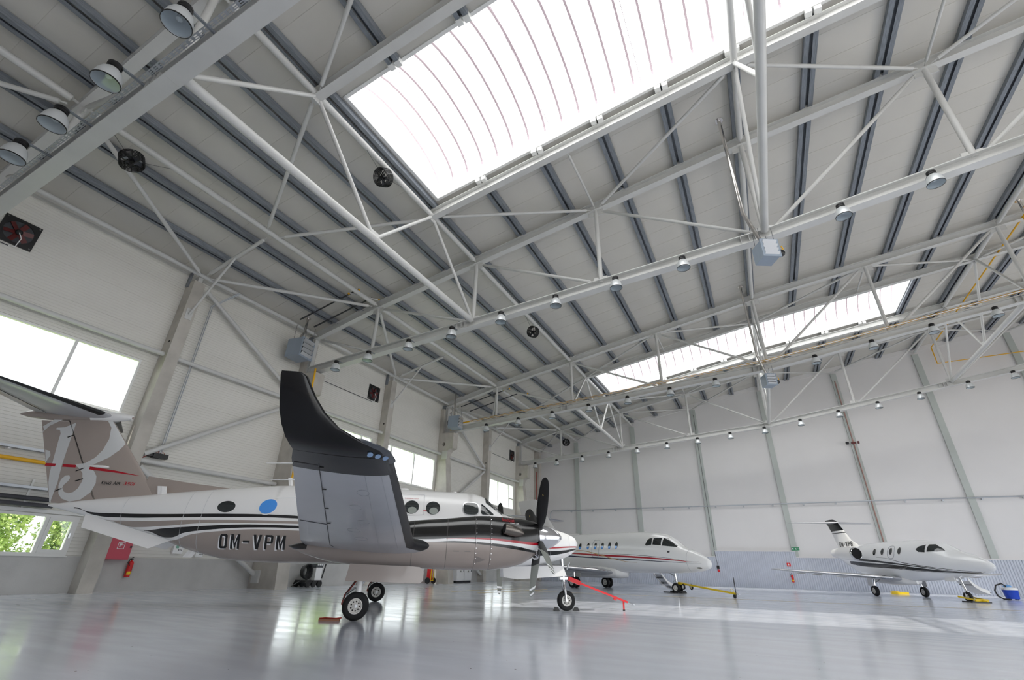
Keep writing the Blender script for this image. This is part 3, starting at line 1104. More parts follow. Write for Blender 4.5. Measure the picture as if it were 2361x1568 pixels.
# ---- unit heaters
def heater(loc, rz, label, flue, size=1.0):
    t = thing('unit_heater', label, 'heater', loc, rz)
    w, d, h = 0.62 * size, 0.78 * size, 0.72 * size       # across, along the blow, high; +x is the louvred face
    MB().bbox((-d / 2, -w / 2, -h / 2), (d * .3, w / 2, h / 2)).build('casing', HEATG, t, local=True)
    P = [(-w / 2 - .03, -h / 2 - .03), (w / 2 + .03, -h / 2 - .03), (w / 2 + .03, h / 2 + .03), (-w / 2 - .03, h / 2 + .03)]
    Q = [(-w / 2 + .05, -h / 2 + .05), (w / 2 - .05, -h / 2 + .05), (w / 2 - .05, h / 2 - .05), (-w / 2 + .05, h / 2 - .05)]
    MB().sheet(P, [Q], d * .3, d * .38, lambda u, v, ww: Vector((ww, u, v))).build('front_flange', HEATG, t, local=True)
    MB().bbox((d * .3, -w / 2 + .05, -h / 2 + .05), (d * .31, w / 2 - .05, h / 2 - .05)).build('duct_mouth', DARKG, t, local=True)
    n = 4
    for k in range(n):
        z = -h / 2 + h * (k + 0.5) / n
        r = Matrix.Rotation(math.radians(35), 3, 'Y')
        MB().box((d * .40, 0, z), (0.014, w * .86, h / n * .8), r).build('louvre', LOUV, t, local=True)
    fan = MB().lathe([(w * .36, 0), (w * .36, 0.1), (w * .33, 0.1), (w * .33, 0.0)], (-d / 2, 0, 0), (-1, 0, 0), 20, False)
    fo = fan.build('fan_ring', DARKG, t, smooth=True, local=True)
    for k in range(4):
        r = Matrix.Rotation(k * PI / 2 + 0.3, 3, 'X') @ Matrix.Rotation(0.5, 3, 'Z')
        MB().box(r @ Vector((0, 0, w * .17)) + Vector((-d / 2 - 0.05, 0, 0)), (0.01, w * .14, w * .28), r).build('fan_blade', DARKG, t, local=True)
    b = MB().lathe([(0.05, 0), (0.11, 0.04), (0.12, 0.16), (0.07, 0.24), (0.0, 0.25)], (0.05, w / 2, -h * .12), (0, 1, 0), 14).build('burner', BLACKP, t, smooth=True, local=True)
    MB().tube([(0.05, w / 2 + 0.1, -h * .12), (0.12, w / 2 + 0.2, 0.05), (0.05, w / 2 + .22, 0.2)], 0.02, 8).build('gas_hose', YELLOW, b, smooth=True, local=True)
    MB().tube([(-0.2 * d, 0, h / 2)] + flue, 0.06, 12).build('flue_pipe', STAINLESS, t, smooth=True, local=True)
    fe = Vector(flue[-1])
    MB().lathe([(0.14, 0), (0.14, 0.02), (0.06, 0.05)], fe - Vector((0, 0, 0.03)), (0, 0, 1), 16).build('roof_collar', STAINLESS, t, smooth=True, local=True)
    for sx in (-1, 1):
        for sy in (-1, 1):
            MB().tube([(sx * d * .26, sy * w * .42, h / 2), (sx * d * .26, sy * w * .42, h / 2 + 0.62 * size)], 0.008, 6).build('hanger_rod', DARKG, t, local=True)
    return t


zf = lambda x: zt(x) + ZROOF
heater((18.25, 5.45, 9.82), math.radians(-62), 'grey unit heater hanging under the truss behind the large skylight', [(-0.12, 0, 0.5), (0.1, -0.5, 1.4), (0.25, -0.62, zf(18) - 9.82 - 0.02)], 0.8)
heater((18.25, 17.3, 9.8), math.radians(-62), 'grey unit heater hanging under the truss with the yellow pipe', [(-0.12, 0, 0.5), (0.1, -0.4, 1.4), (0.2, -0.5, zf(18) - 9.8 - 0.02)], 0.8)
heater((-1.35, 4.85, 9.98), math.radians(8), 'grey unit heater on the window wall above the black winglet', [(-0.2, 0, 0.75), (-0.15, 0.12, 1.0), (-0.15, 0.12, zf(-1.5) - 9.98 - 0.02)], 1.25)
heater((-0.55, 17.1, 9.62), math.radians(8), 'grey unit heater on the window wall at the corbelled column with the hole', [(-0.2, 0, 0.75), (-0.2, 0.05, zf(-.7) - 9.62 - 0.02)], 1.1)
heater((30.3, 5.3, zb(29.6) - 0.85), math.radians(-62), 'grey unit heater hanging on the door side of the hall', [(-0.156, 0, 0.6), (0.1, -0.4, 1.4), (0.2, -0.5, zf(29.6) - zb(29.6) + .75 - 0.02)])
heater((30.3, 17.2, zb(29.6) - 0.85), math.radians(-62), 'grey unit heater hanging far back on the door side', [(-0.156, 0, 0.6), (0.1, -0.4, 1.4), (0.2, -0.5, zf(29.6) - zb(29.6) + .75 - 0.02)])

# ---- black ring fans slung from the roof tubes
def ring_fan(loc, axis, anchors, label):
    t = thing('ring_fan', label, 'fan', loc, group=None)
    ax = Vector(axis).normalized()
    R_, Lh = 0.3, 0.14
    o = Vector(loc)
    a = ax.cross(Vector((0, 0, 1))).normalized()
    b = ax.cross(a)
    for k in range(6):
        h = -Lh + 2 * Lh * k / 5
        pts = [o + ax * h + (a * math.cos(2 * PI * j / 24) + b * math.sin(2 * PI * j / 24)) * R_ for j in range(25)]
        MB().tube(pts, 0.016, 6, False).build('cage_ring', BLACKP, t, smooth=True)
    for k in range(12):
        c, s = math.cos(2 * PI * k / 12), math.sin(2 * PI * k / 12)
        p = o + (a * c + b * s) * R_
        MB().bar(p - ax * Lh, p + ax * Lh, 0.03, 0.02, a * c + b * s).build('cage_bar', BLACKP, t)
    for h in (-Lh, Lh):
        for k in range(2):
            c, s = math.cos(PI * k / 2 + .4), math.sin(PI * k / 2 + .4)
            v = (a * c + b * s) * R_
            MB().bar(o + ax * h - v, o + ax * h + v, 0.03, 0.012, ax).build('guard_bar', BLACKP, t)
    MB().lathe([(0.07, -0.08), (0.08, 0), (0.07, 0.08)], o, ax, 14).build('motor', BLACKP, t, smooth=True)
    for k in range(5):
        c, s = math.cos(2 * PI * k / 5), math.sin(2 * PI * k / 5)
        v = a * c + b * s
        r = (v.cross(ax) * .8 + ax * .6).normalized()
        MB().bar(o + v * .07, o + v * .26, 0.11, 0.008, r.cross(v)).build('fan_blade', DARKG, t)
    for p in anchors:
        p = Vector(p)
        d = (p - o)
        MB().tube([o + d.normalized() * R_ * .95, p], 0.006, 5).build('hanging_wire', DARKG, t)
    return t


ring_fan((2.05, -4.6, 11.42), (0.3, 0.2, -0.93), [(2.0, -5.4, 12.05), (2.0, -3.6, 12.05)], 'black ring fan slung under the roof near the nearest truss')
ring_fan((7.42, -0.1, 12.55), (-0.1, -0.8, -0.55), [(7.4, -1.0, 12.98), (7.4, 0.9, 12.98)], 'black ring fan slung at the left end of the large skylight')
ring_fan((7.42, 12.0, 12.42), (0.2, 0.95, 0.2), [(7.4, 11.0, 12.98), (7.4, 13.0, 12.98)], 'black ring fan slung between the second and third truss')
ring_fan((2.05, 31.2, 11.25), (0.2, 0.95, 0.2), [(2.0, 30.4, 12.02), (2.0, 32.0, 12.02)], 'black ring fan slung by the corner of the back wall')

# ---- exhaust fans set in the window wall
for y, lab in ((-5.07, 'square black exhaust fan high on the wall beside the nearest truss'), (10.92, 'square black exhaust fan high on the wall above the winglet'), (28.89, 'square black exhaust fan high on the wall by the farthest window')):
    z, h = 9.93, 0.44
    t = thing('exhaust_fan', lab, 'fan', (XW, y, z))
    circ = [(y + 0.36 * math.cos(2 * PI * k / 28), z + 0.36 * math.sin(2 * PI * k / 28)) for k in range(28)]
    MB().sheet([(y - h, z - h), (y + h, z - h), (y + h, z + h), (y - h, z + h)], [circ], XW + 0.002, XW + 0.05, lambda u, v, w: Vector((w, u, v))).build('mounting_plate', BLACKP, t)
    MB().lathe([(0.36, 0), (0.36, 0.012)], (XW + 0.004, y, z), (1, 0, 0), 28).build('back_shutter', DARKG, t)
    for k in range(6):
        a = 2 * PI * k / 6 + .2
        v = Vector((0, math.cos(a), math.sin(a)))
        MB().bar(Vector((XW + 0.035, y, z)) + v * .08, Vector((XW + 0.035, y, z)) + v * .34, 0.15, 0.008, Vector((1, 0.0, 0)) + v.cross(Vector((1, 0, 0))) * .4).build('fan_blade', FANRED, t)
    MB().lathe([(0.09, 0), (0.09, 0.05), (0.06, 0.08), (0, 0.085)], (XW + 0.03, y, z), (1, 0, 0), 16).build('motor', BLACKP, t, smooth=True)
    for dy in (-.38, .38):
        for dz in (-.38, .38):
            MB().lathe([(0.022, 0), (0.022, 0.012)], (XW + 0.05, y + dy, z + dz), (1, 0, 0), 8).build('bolt', CHROME, t)
    MB().tube([(XW + 0.1, y, z - .02), (XW + 0.14, y + .1, z - .2), (XW + 0.08, y + 0.08, z - .5), (XW + 0.03, y - .05, z - .52)], 0.014, 6).build('power_cable', SIGNW, t, smooth=True)
    MB().tube([(XW + 0.03, y - .05, z - .52), (XW + 0.03, y - 3.6, z - .52)], 0.014, 6).build('wall_cable', PIPEBLK, t)

# ---- services on the window wall near the tail
def wall_tray(y0, y1, z, lab, d=0.2):
    m = tray((XW + 0.14, y0, z), (XW + 0.14, y1, z), d, 0.07)
    o = m.build('cable_tray', TRAY, origin=(XW + .14, (y0 + y1) / 2, z))
    tag(o, lab, 'cable tray')
    for yy in (y0 + 0.4, (y0 + y1) / 2, y1 - 0.4):
        MB().bbox((XW, yy - 0.03, z - 0.05), (XW + 0.22, yy + 0.03, z - 0.01)).build('tray_bracket', FRAMEW, o, local=False)


wall_tray(-5.7, -0.3, 3.75, 'slim cable tray above the yellow pipe on the wall')
wall_tray(-5.7, -0.3, 2.72, 'wide perforated cable tray above the low window', 0.26)
wall_tray(0.3, 5.7, 3.35, 'slim cable tray under the low tube of the braced bay')
for z, x, lab in ((2.47, XW + 0.2, 'upper grey insulated pipe over the low window'), (2.3, XW + 0.25, 'lower grey insulated pipe over the low window')):
    pipe('insulated_pipe', [(x, -5.7, z), (x, -1.5, z)], 0.062, PIPEBLK, lab, 'pipe')
for y in (-4.4, -3.2, -2.1):
    MB().bbox((XW, y - .025, 2.16), (XW + 0.04, y + .025, 3.0)).build('pipe_strut', FRAMEW, wl)
MB().bbox((XW, -5.4, 2.12), (XW + 0.05, -0.5, 2.22)).build('window_head_trim', FRAMEW, wl)

# cables dropping to a black junction box in the braced bay
t = thing('junction_box', 'black cable junction box hanging on two wires in the braced bay', 'junction box', (XW + 0.22, 0.85, 4.25))
MB().bbox((XW + 0.12, 0.62, 4.17), (XW + 0.32, 1.1, 4.33)).build('box', BLACKP, t)
MB().bbox((XW + 0.1, 0.5, 4.2), (XW + 0.28, 0.62, 4.36)).build('side_box', BLACKP, t)
for dy in (-.03, .03):
    MB().tube([(XW + 0.2, 0.86 + dy, 4.33), (XW + 0.2, 0.86 + dy, 10.4), (-1.6, 1.5 + dy, 11.25)], 0.02, 6).build('drop_wire', TRAY, t)
for k in range(4):
    MB().tube([(XW + 0.2, 0.55 + .12 * k, 4.34), (XW + 0.2, 0.52 + .13 * k, 4.43), (XW + 0.18, 0.62 + .14 * k, 4.34)], 0.01, 6).build('red_loop', HOSE, t, smooth=True)
MB().tube([(XW + 0.15, 0.5, 4.25), (XW + 0.12, 0.38, 4.1), (XW + 0.1, 0.36, 3.6)], 0.02, 6).build('red_cable', HOSE, t, smooth=True)

# chains and fan suspension rods over the eave heater
for z0, lab in ((11.55, 'near'), (11.42, 'far')):
    pass
t = thing('suspension_rail', 'dark suspension rails with yellow clips at the second truss', 'rail', (0.3, 5.2, 11.6))
for yy in (4.6, 5.45):
    MB().bar((-1.6, yy, zt(-1.6) + .34), (2.0, yy, zt(2.0) + .30), 0.05, 0.05).build('rail', DARKG, t)
MB().tube([(1.5, 4.5, zt(1.5) + .28), (2.2, 5.7, zt(2.2) + .22)], 0.03, 8).build('cross_tube', STEEL, t)
for p in ((1.5, 4.5), (2.0, 4.6), (2.2, 5.7)):
    MB().box((p[0], p[1], zt(p[0]) + .25), (0.07, 0.07, 0.07)).build('clip', YELLOW, t)
t = thing('suspension_rail', 'dark suspension rails with yellow clips at the third truss', 'rail', (0.3, 17.2, 11.6))
for yy in (18.7, 19.9):
    MB().bar((-1.3, yy, zt(-1.3) + .05), (2.6, yy, zt(2.6) + .02), 0.05, 0.05).build('rail', DARKG, t)
MB().tube([(2.2, 18.6, zt(2.2) + .0), (3.2, 20.4, zt(3.2) - .1)], 0.03, 8).build('cross_tube', STEEL, t)
for p in ((2.2, 18.6), (2.6, 18.7), (3.2, 20.4)):
    MB().box((p[0], p[1], zt(p[0]) + .0), (0.08, 0.08, 0.08)).build('clip', YELLOW, t)

# ================================================================== aircraft
def hermite(pts, x):
    """monotone-ish smooth interpolation through (x, v...) rows sorted by x"""
    n = len(pts)
    if x <= pts[0][0]:
        return list(pts[0][1:])
    if x >= pts[-1][0]:
        return list(pts[-1][1:])
    for i in range(n - 1):
        if pts[i][0] <= x <= pts[i + 1][0]:
            break
    p0, p1 = pts[i], pts[i + 1]
    h = p1[0] - p0[0]
    t = (x - p0[0]) / h
    out = []
    for k in range(1, len(p0)):
        d = (p1[k] - p0[k]) / h

        def slope(j):
            if j <= 0 or j >= n - 1:
                a, b = (pts[0], pts[1]) if j <= 0 else (pts[-2], pts[-1])
                return (b[k] - a[k]) / (b[0] - a[0])
            a = (pts[j][k] - pts[j - 1][k]) / (pts[j][0] - pts[j - 1][0])
            b = (pts[j + 1][k] - pts[j][k]) / (pts[j + 1][0] - pts[j][0])
            if a * b <= 0:
                return 0.0
            return 2 * a * b / (a + b)
        m0, m1 = slope(i), slope(i + 1)
        t2, t3 = t * t, t * t * t
        out.append((2 * t3 - 3 * t2 + 1) * p0[k] + (t3 - 2 * t2 + t) * h * m0 + (-2 * t3 + 3 * t2) * p1[k] + (t3 - t2) * h * m1)
    return out


class Hull:
    """body of revolution-like shape: stations (x, z bottom, z top, half width), superellipse sections about y = y0"""

    def __init__(s, st, e=2.3, y0=0.0):
        s.st = sorted(st)
        s.e = e
        s.y0 = y0

    def par(s, x):
        zb_, zt_, hw = hermite(s.st, x)
        return (zb_ + zt_) / 2, max((zt_ - zb_) / 2, 1e-3), max(hw, 1e-3)

    def pt(s, x, th, off=0.0):
        zc, rz, hw = s.par(x)
        c, n = math.cos(th), math.sin(th)
        y = (hw + off) * math.copysign(abs(c) ** (2 / s.e), c)
        z = (rz + off) * math.copysign(abs(n) ** (2 / s.e), n)
        return Vector((x, s.y0 + y, zc + z))

    def side(s, x, z, sg, off=0.0):
        zc, rz, hw = s.par(x)
        k = min(abs((z - zc) / rz), 0.9995)
        return Vector((x, s.y0 + sg * (hw * (1 - k ** s.e) ** (1 / s.e) + off), z))

    def mesh(s, n=36, dx=0.12, xs=None):
        a, b = s.st[0][0], s.st[-1][0]
        if xs is None:
            m = int((b - a) / dx)
            xs = sorted(set([a + (b - a) * i / m for i in range(m + 1)] + [p[0] for p in s.st]))
        return MB().loft([[s.pt(x, 2 * PI * k / n) for k in range(n)] for x in xs])


def decal(hull, polys, sg, off, name, mat, parent, mapf=None, depth=0.0, sub=0.07):
    """flat outline(s) in (x, z) laid on the side of a hull"""
    bm = bmesh.new()
    for loops in polys:
        loops = loops if isinstance(loops[0][0], (tuple, list, Vector)) else [loops]
        flat = [p for l in loops for p in l]
        vs = [bm.verts.new((p[0], 0, p[1])) for p in flat]
        for t in tessellate_polygon([[Vector((p[0], p[1], 0)) for p in l] for l in loops]):
            try:
                bm.faces.new([vs[i] for i in t])
            except ValueError:
                pass
    for _ in range(5):
        es = [e for e in bm.edges if e.calc_length() > sub]
        if not es:
            break
        bmesh.ops.subdivide_edges(bm, edges=es, cuts=1, use_grid_fill=True)
        bmesh.ops.triangulate(bm, faces=bm.faces)
    for v in bm.verts:
        x, z = v.co.x, v.co.z
        v.co = mapf(x, z, off) if mapf else hull.side(x, z, sg, off)
    me = bpy.data.meshes.new(name)
    bm.to_mesh(me)
    bm.free()
    me.shade_smooth()
    me.materials.append(mat)
    o = bpy.data.objects.new(name, me)
    COL.objects.link(o)
    o.parent = parent
    return o


def ellipse(cx, cz, rx, rz, n=24, skew=0.0, e=2.0):
    out = []
    for k in range(n):
        a = 2 * PI * k / n
        c, s = math.cos(a), math.sin(a)
        u = rx * math.copysign(abs(c) ** (2 / e), c)
        v = rz * math.copysign(abs(s) ** (2 / e), s)
        out.append((cx + u + skew * v, cz + v))
    return out


def text_polys(s, height, width=None, bold=0.0, spacing=1.0):
    """letter outlines as a list of triangles in 2D, baseline at 0, cap height = height"""
    cu = bpy.data.curves.new('txt', 'FONT')
    cu.body = s
    cu.size = 1.0
    cu.offset = bold
    cu.space_character = spacing
    cu.resolution_u = 4
    o = bpy.data.objects.new('txt', cu)
    COL.objects.link(o)
    bpy.context.view_layer.update()
    dg = bpy.context.evaluated_depsgraph_get()
    me = bpy.data.meshes.new_from_object(o.evaluated_get(dg))
    V = [(v.co.x, v.co.y) for v in me.vertices]
    F = [tuple(p.vertices) for p in me.polygons]
    bpy.data.objects.remove(o)
    bpy.data.curves.remove(cu)
    bpy.data.meshes.remove(me)
    x0, x1 = min(v[0] for v in V), max(v[0] for v in V)
    y0, y1 = min(v[1] for v in V), max(v[1] for v in V)
    kx = (width / (x1 - x0)) if width else height / (y1 - y0)
    ky = height / (y1 - y0)
    V = [((a - x0) * kx, (b - y0) * ky) for a, b in V]
    return [[V[i] for i in f] for f in F]


def block_letters(s, h, gap=0.07):
    """condensed block capitals; list of outlines, each a list of loops"""
    out, x = [], 0.0
    for ch in s:
        w = {'M': .60, '-': .44, 'O': .52, 'V': .56}.get(ch, .54) * h
        t = .15 * h
        c = .1 * h
        if ch == 'O':
            o = [(c, 0), (w - c, 0), (w, c), (w, h - c), (w - c, h), (c, h), (0, h - c), (0, c)]
            k = .05 * h
            i = [(t + k, t), (w - t - k, t), (w - t, t + k), (w - t, h - t - k), (w - t - k, h - t), (t + k, h - t), (t, h - t - k), (t, t + k)]
            L = [o, i]
        elif ch == 'M':
            L = [[(0, 0), (t, 0), (t, .62 * h), (w / 2 - .04 * h, .08 * h), (w / 2 + .04 * h, .08 * h), (w - t, .62 * h), (w - t, 0), (w, 0), (w, h), (w - t * 1.1, h), (w / 2, .38 * h), (t * 1.1, h), (0, h)]]
        elif ch == '-':
            L = [[(0, .44 * h), (w, .44 * h), (w, .57 * h), (0, .57 * h)]]
        elif ch == 'V':
            L = [[(w / 2 - t * .6, 0), (w / 2 + t * .6, 0), (w, h), (w - t * 1.15, h), (w / 2, .3 * h), (t * 1.15, h), (0, h)]]
        elif ch == 'P':
            L = [[(0, 0), (t, 0), (t, .4 * h), (w - c, .4 * h), (w, .4 * h + c), (w, h - c), (w - c, h), (0, h)], [(t, .4 * h + t), (w - t - .03 * h, .4 * h + t), (w - t, .43 * h + t), (w - t, h - t - .03 * h), (w - t - .03 * h, h - t), (t, h - t)]]
        elif ch == 'B':
            L = [[(0, 0), (w - c, 0), (w, c), (w, .5 * h - c * .5), (w - c * .6, .5 * h), (w, .5 * h + c * .5), (w, h - c), (w - c, h), (0, h)], [(t, t), (w - t, t), (w - t, .5 * h - t * .5), (t, .5 * h - t * .5)], [(t, .5 * h + t * .5), (w - t, .5 * h + t * .5), (w - t, h - t), (t, h - t)]]
        out.append([[(x + a, b) for a, b in l] for l in L])
        x += w + gap * h
    return out, x - gap * h


def place2(polys, x, z, kx=1.0, slope=0.0, mirror=False):
    return [[[((-1 if mirror else 1) * u * kx + x, z + v + slope * u) for u, v in l] for l in p] for p in polys]


def place(polys, x, z, slope=0.0, shear=0.0, mirror=False):
    return [[((-1 if mirror else 1) * (u + shear * v) + x, z + v + slope * u) for u, v in p] for p in polys]


def airfoil(le, te, z, t, n=12, droop=0.0):
    """closed ring of points (x, z): upper from LE to TE then lower back"""
    up_, lo = [], []
    for i in range(n + 1):
        u = 0.5 - 0.5 * math.cos(PI * i / n)
        x = le + (te - le) * u
        y = 5 * t * (0.2969 * math.sqrt(u) - 0.126 * u - 0.3516 * u * u + 0.2843 * u ** 3 - 0.1036 * u ** 4)
        up_.append((x, z + y * 1.05))
        lo.append((x, z - y * 0.95))
    return up_ + lo[::-1][1:-1]


def wing_mesh(st, sg, n=12, sub=6):
    """st rows: (span, LE x, TE x, z, thickness); sg = side"""
    rings = []
    for a, b in zip(st, st[1:]):
        for k in range(sub):
            t = k / sub
            r = [lerp(p, q, t) for p, q in zip(a, b)]
            rings.append([Vector((x, sg * r[0], z)) for x, z in airfoil(r[1], r[2], r[3], r[4], n)])
    r = st[-1]
    rings.append([Vector((x, sg * r[0], z)) for x, z in airfoil(r[1], r[2], r[3], r[4], n)])
    return MB().loft(rings)


def boot_mesh(st, sg, frac, n=12, pad=0.006, sub=6):
    """strip wrapped over the leading edge"""
    rings = []
    rows = []
    for a, b in zip(st, st[1:]):
        rows += [[lerp(p, q, k / sub) for p, q in zip(a, b)] for k in range(sub)]
    rows.append(list(st[-1]))
    for r in rows:
        c = abs(r[1] - r[2])
        A = airfoil(r[1] + pad, r[2], r[3], r[4] + pad * 1.6, 24)
        m = len(A)
        half = [A[i % m] for i in range(-8, 9)]
        half = [(x, z) for x, z in half if (r[1] + pad - x) <= frac * c + 1e-6] or half
        # resample to a fixed count
        k = 15
        acc = [0]
        for p, q in zip(half, half[1:]):
            acc.append(acc[-1] + math.hypot(q[0] - p[0], q[1] - p[1]))
        ring = []
        for j in range(k):
            s_ = acc[-1] * j / (k - 1)
            for i in range(len(half) - 1):
                if acc[i] <= s_ <= acc[i + 1] + 1e-9:
                    u = (s_ - acc[i]) / max(acc[i + 1] - acc[i], 1e-9)
                    ring.append(Vector((lerp(half[i][0], half[i + 1][0], u), sg * r[0], lerp(half[i][1], half[i + 1][1], u))))
                    break
        rings.append(ring)
    return MB().loft(rings, False, False)


def wheel(parent, c, R_, w, axis=(0, 1, 0), holes=9, name='wheel'):
    """tyre with a hub as sub-parts; c = centre"""
    ax = Vector(axis).normalized()
    prof = [(R_ * .56, -w * .42), (R_ * .8, -w * .5), (R_ * .93, -w * .42), (R_, -w * .2), (R_, w * .2), (R_ * .93, w * .42), (R_ * .8, w * .5), (R_ * .56, w * .42), (R_ * .5, w * .3), (R_ * .5, -w * .3)]
    ty = MB().lathe(prof + [prof[0]], c, ax, 28, False).build('tyre', RUBBER, parent, smooth=50, local=True)
    for s in (-1, 1):
        hub = MB().lathe([(R_ * .55, 0.0), (R_ * .55, w * .1), (R_ * .48, w * .12), (R_ * .43, w * .02), (R_ * .2, w * .05), (R_ * .17, w * .14), (0, w * .15)], Vector(c) + ax * s * w * .32, ax * s, 24).build('wheel_hub', WHEELW, ty, smooth=True, local=True)
        a = ax.cross(Vector((0, 0, 1))).normalized()
        b = ax.cross(a)
        for k in range(holes):
            v = (a * math.cos(2 * PI * k / holes) + b * math.sin(2 * PI * k / holes)) * R_ * .32
            MB().lathe([(R_ * .06, 0), (R_ * .06, 0.006)], Vector(c) + v + ax * s * (w * .32 + w * .045), ax * s, 8).build('vent_hole', HOLE, ty, local=True)
    return ty


# ------------------------------------------------------------------ twin turboprop
KA = (7.806, 1.532, 0.6495)
ka = thing('turboprop_plane', 'white, taupe and black twin propeller plane in the foreground', 'plane', (KA[0], KA[1], 0), KA[2])
fus = Hull([(5.30, 1.555, 1.60, 0.03), (5.22, 1.40, 1.72, 0.16), (5.0, 1.25, 1.82, 0.28), (4.6, 1.13, 1.92, 0.40), (4.1, 1.04, 2.03, 0.51), (3.6, 0.99, 2.14, 0.60), (3.2, 0.97, 2.26, 0.655), (2.95, 0.96, 2.46, 0.68), (2.67, 0.95, 2.66, 0.70), (2.3, 0.95, 2.745, 0.71), (1.0, 0.95, 2.76, 0.72),
            (-1.0, 0.95, 2.76, 0.72), (-2.4, 0.95, 2.72, 0.72), (-3.2, 0.98, 2.64, 0.68), (-4.0, 1.12, 2.55, 0.60), (-4.8, 1.36, 2.45, 0.49), (-5.6, 1.58, 2.34, 0.37), (-6.4, 1.78, 2.24, 0.25), (-7.1, 1.94, 2.13, 0.12), (-7.5, 2.03, 2.06, 0.015)], 2.25)
W_, T_, K_, R_c = srgb(236, 235, 234), srgb(158, 146, 139), srgb(10, 10, 12), srgb(172, 18, 36)
KAX, KAZ = (-8.0, 5.6), (0.5, 3.2)
lay = [
    (T_, None, [(-8, 1.30), (-4.55, 1.36), (-4.05, 1.50), (-3.45, 1.58), (-2.51, 1.64), (-1.0, 1.63), (1.0, 1.52), (2.6, 1.38), (2.8, 1.2)]),
    (K_, [(-5.2, 1.55), (-4.61, 1.42), (-4.22, 1.53), (-3.62, 1.61), (-2.85, 1.67), (-1.7, 1.69), (0, 1.67), (2, 1.57)], [(-5.2, 1.56), (-4.7, 1.61), (-4.1, 1.66), (-2.86, 1.74), (-1.7, 1.745), (0, 1.73), (2, 1.63)]),
    (T_, [(-6.1, 1.755), (-5.75, 1.68), (-5.4, 1.62), (-4.71, 1.66), (-3.81, 1.74), (-2.55, 1.775), (-1.0, 1.79), (0.5, 1.78)], [(-6.1, 1.76), (-5.88, 1.75), (-5.35, 1.75), (-4.14, 1.80), (-1.76, 1.84), (0.5, 1.80)]),
    (K_, [(-6.86, 1.985), (-6.39, 1.86), (-5.97, 1.815), (-5.52, 1.815), (-4.77, 1.835), (-3.54, 1.875), (-2.25, 1.905), (-1.2, 1.89), (0.8, 1.825)], [(-6.86, 2.01), (-6.52, 1.925), (-6.13, 1.90), (-5.69, 1.90), (-4.79, 1.912), (-3.55, 1.952), (-2.27, 1.97), (-1.2, 1.935), (0.8, 1.84)]),
    (R_c, [(3.3, 1.42), (4.43, 1.425), (5.3, 1.48)], [(3.3, 1.46), (4.43, 1.465), (5.3, 1.51)]),
    (K_, [(3.0, 1.23), (4.47, 1.27), (4.85, 1.33), (5.31, 1.42)], [(3.0, 1.36), (4.47, 1.37), (4.85, 1.40), (5.31, 1.465)]),
]
KAPAINT = livery('turboprop_livery', W_, lay, KAX, KAZ)
fus.mesh(40, 0.1).build('fuselage', KAPAINT, ka, smooth=70, local=True)
# cabin windows
for x, z, rx, rz, sk, m_ in ((-3.46, 2.115, 0.2, 0.13, 0.0, AGLASS), (-2.53, 2.15, 0.19, 0.17, 0.12, AGLASS_REFL), (-1.62, 2.2, 0.18, 0.165, 0, AGLASS), (-0.9, 2.23, 0.18, 0.165, 0, AGLASS), (-0.05, 2.25, 0.18, 0.165, 0, AGLASS), (0.81, 2.275, 0.178, 0.165, 0, AGLASS), (1.34, 2.275, 0.178, 0.165, 0, AGLASS)):  # the blue pane has its sky reflection painted in
    for sg in (-1, 1):
        f_ = decal(fus, [[ellipse(x, z, rx + 0.025, rz + 0.025, 28, sk)]], sg, 0.004, 'window_rim', PWHITE, ka)
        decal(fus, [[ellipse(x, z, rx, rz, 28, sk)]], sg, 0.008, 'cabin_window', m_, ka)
        if m_ is AGLASS and x > 0.5:
            decal(fus, [[ellipse(x + .02, z - 0.075, rx * .62, rz * .5, 20)]], sg, 0.0095, 'window_shade', pmat('shade_pale', srgb(150, 156, 150), 0.15, coat=.5), ka)  # smaller, paler oval low in the pane
for sg in (-1, 1):
    decal(fus, [[ellipse(2.30, 2.30, 0.215, 0.168, 28, -0.05, 3.2)]], sg, 0.007, 'cockpit_window_frame', ALU, ka)
    decal(fus, [[ellipse(2.30, 2.30, 0.195, 0.150, 28, -0.05, 3.2)]], sg, 0.011, 'cockpit_window', AGLASS, ka)
    decal(fus, [[(2.575, 2.43), (2.61, 2.42), (2.90, 2.19), (2.88, 2.165), (2.60, 2.165), (2.565, 2.2)]], sg, 0.009, 'quarter_window', AGLASS, ka)
    # windscreen pane
    m = MB()
    nx, nt = 8, 8
    xs = [lerp(3.16, 2.70, i / nx) for i in range(nx + 1)]
    rows = []
    for x in xs:
        zc, rz, hw = fus.par(x)
        z0 = 2.185 + 0.30 * ((3.16 - x) / 0.46) * 0.95
        k = max(-0.99, min(0.9, (z0 - zc) / rz))
        th0 = math.asin(abs(k) ** (fus.e / 2)) if k > 0 else -math.asin(abs(k) ** (fus.e / 2))
        row = []
        for j in range(nt + 1):
            th = lerp(th0, PI / 2 - 0.05, j / nt)
            p = fus.pt(x, th, 0.008)
            p.y *= sg
            row.append(p)
        rows.append(row)
    m.loft(rows, False, False).build('windscreen', AGLASS, ka, smooth=True, local=True)
# emergency exit outline and lettering
decal(fus, text_polys and place(text_polys('EMERGENCY EXIT', 0.03, 0.34), 0.62, 2.475), -1, 0.006, 'exit_lettering', TXTRED, ka)
decal(fus, [[(1.10, 2.185), (1.2, 2.195), (1.2, 2.212), (1.10, 2.202)]], -1, 0.006, 'exit_mark', TXTRED, ka)
for seg in ([(0.55, 2.60), (1.1, 2.60)], [(1.1, 2.60), (1.12, 2.1)], [(1.12, 2.1), (0.7, 2.07)]):
    MB().tube([fus.side(lerp(seg[0][0], seg[1][0], t / 6), lerp(seg[0][1], seg[1][1], t / 6), -1, 0.001) for t in range(7)], 0.004, 4).build('exit_seam', PGREY, ka, local=True)
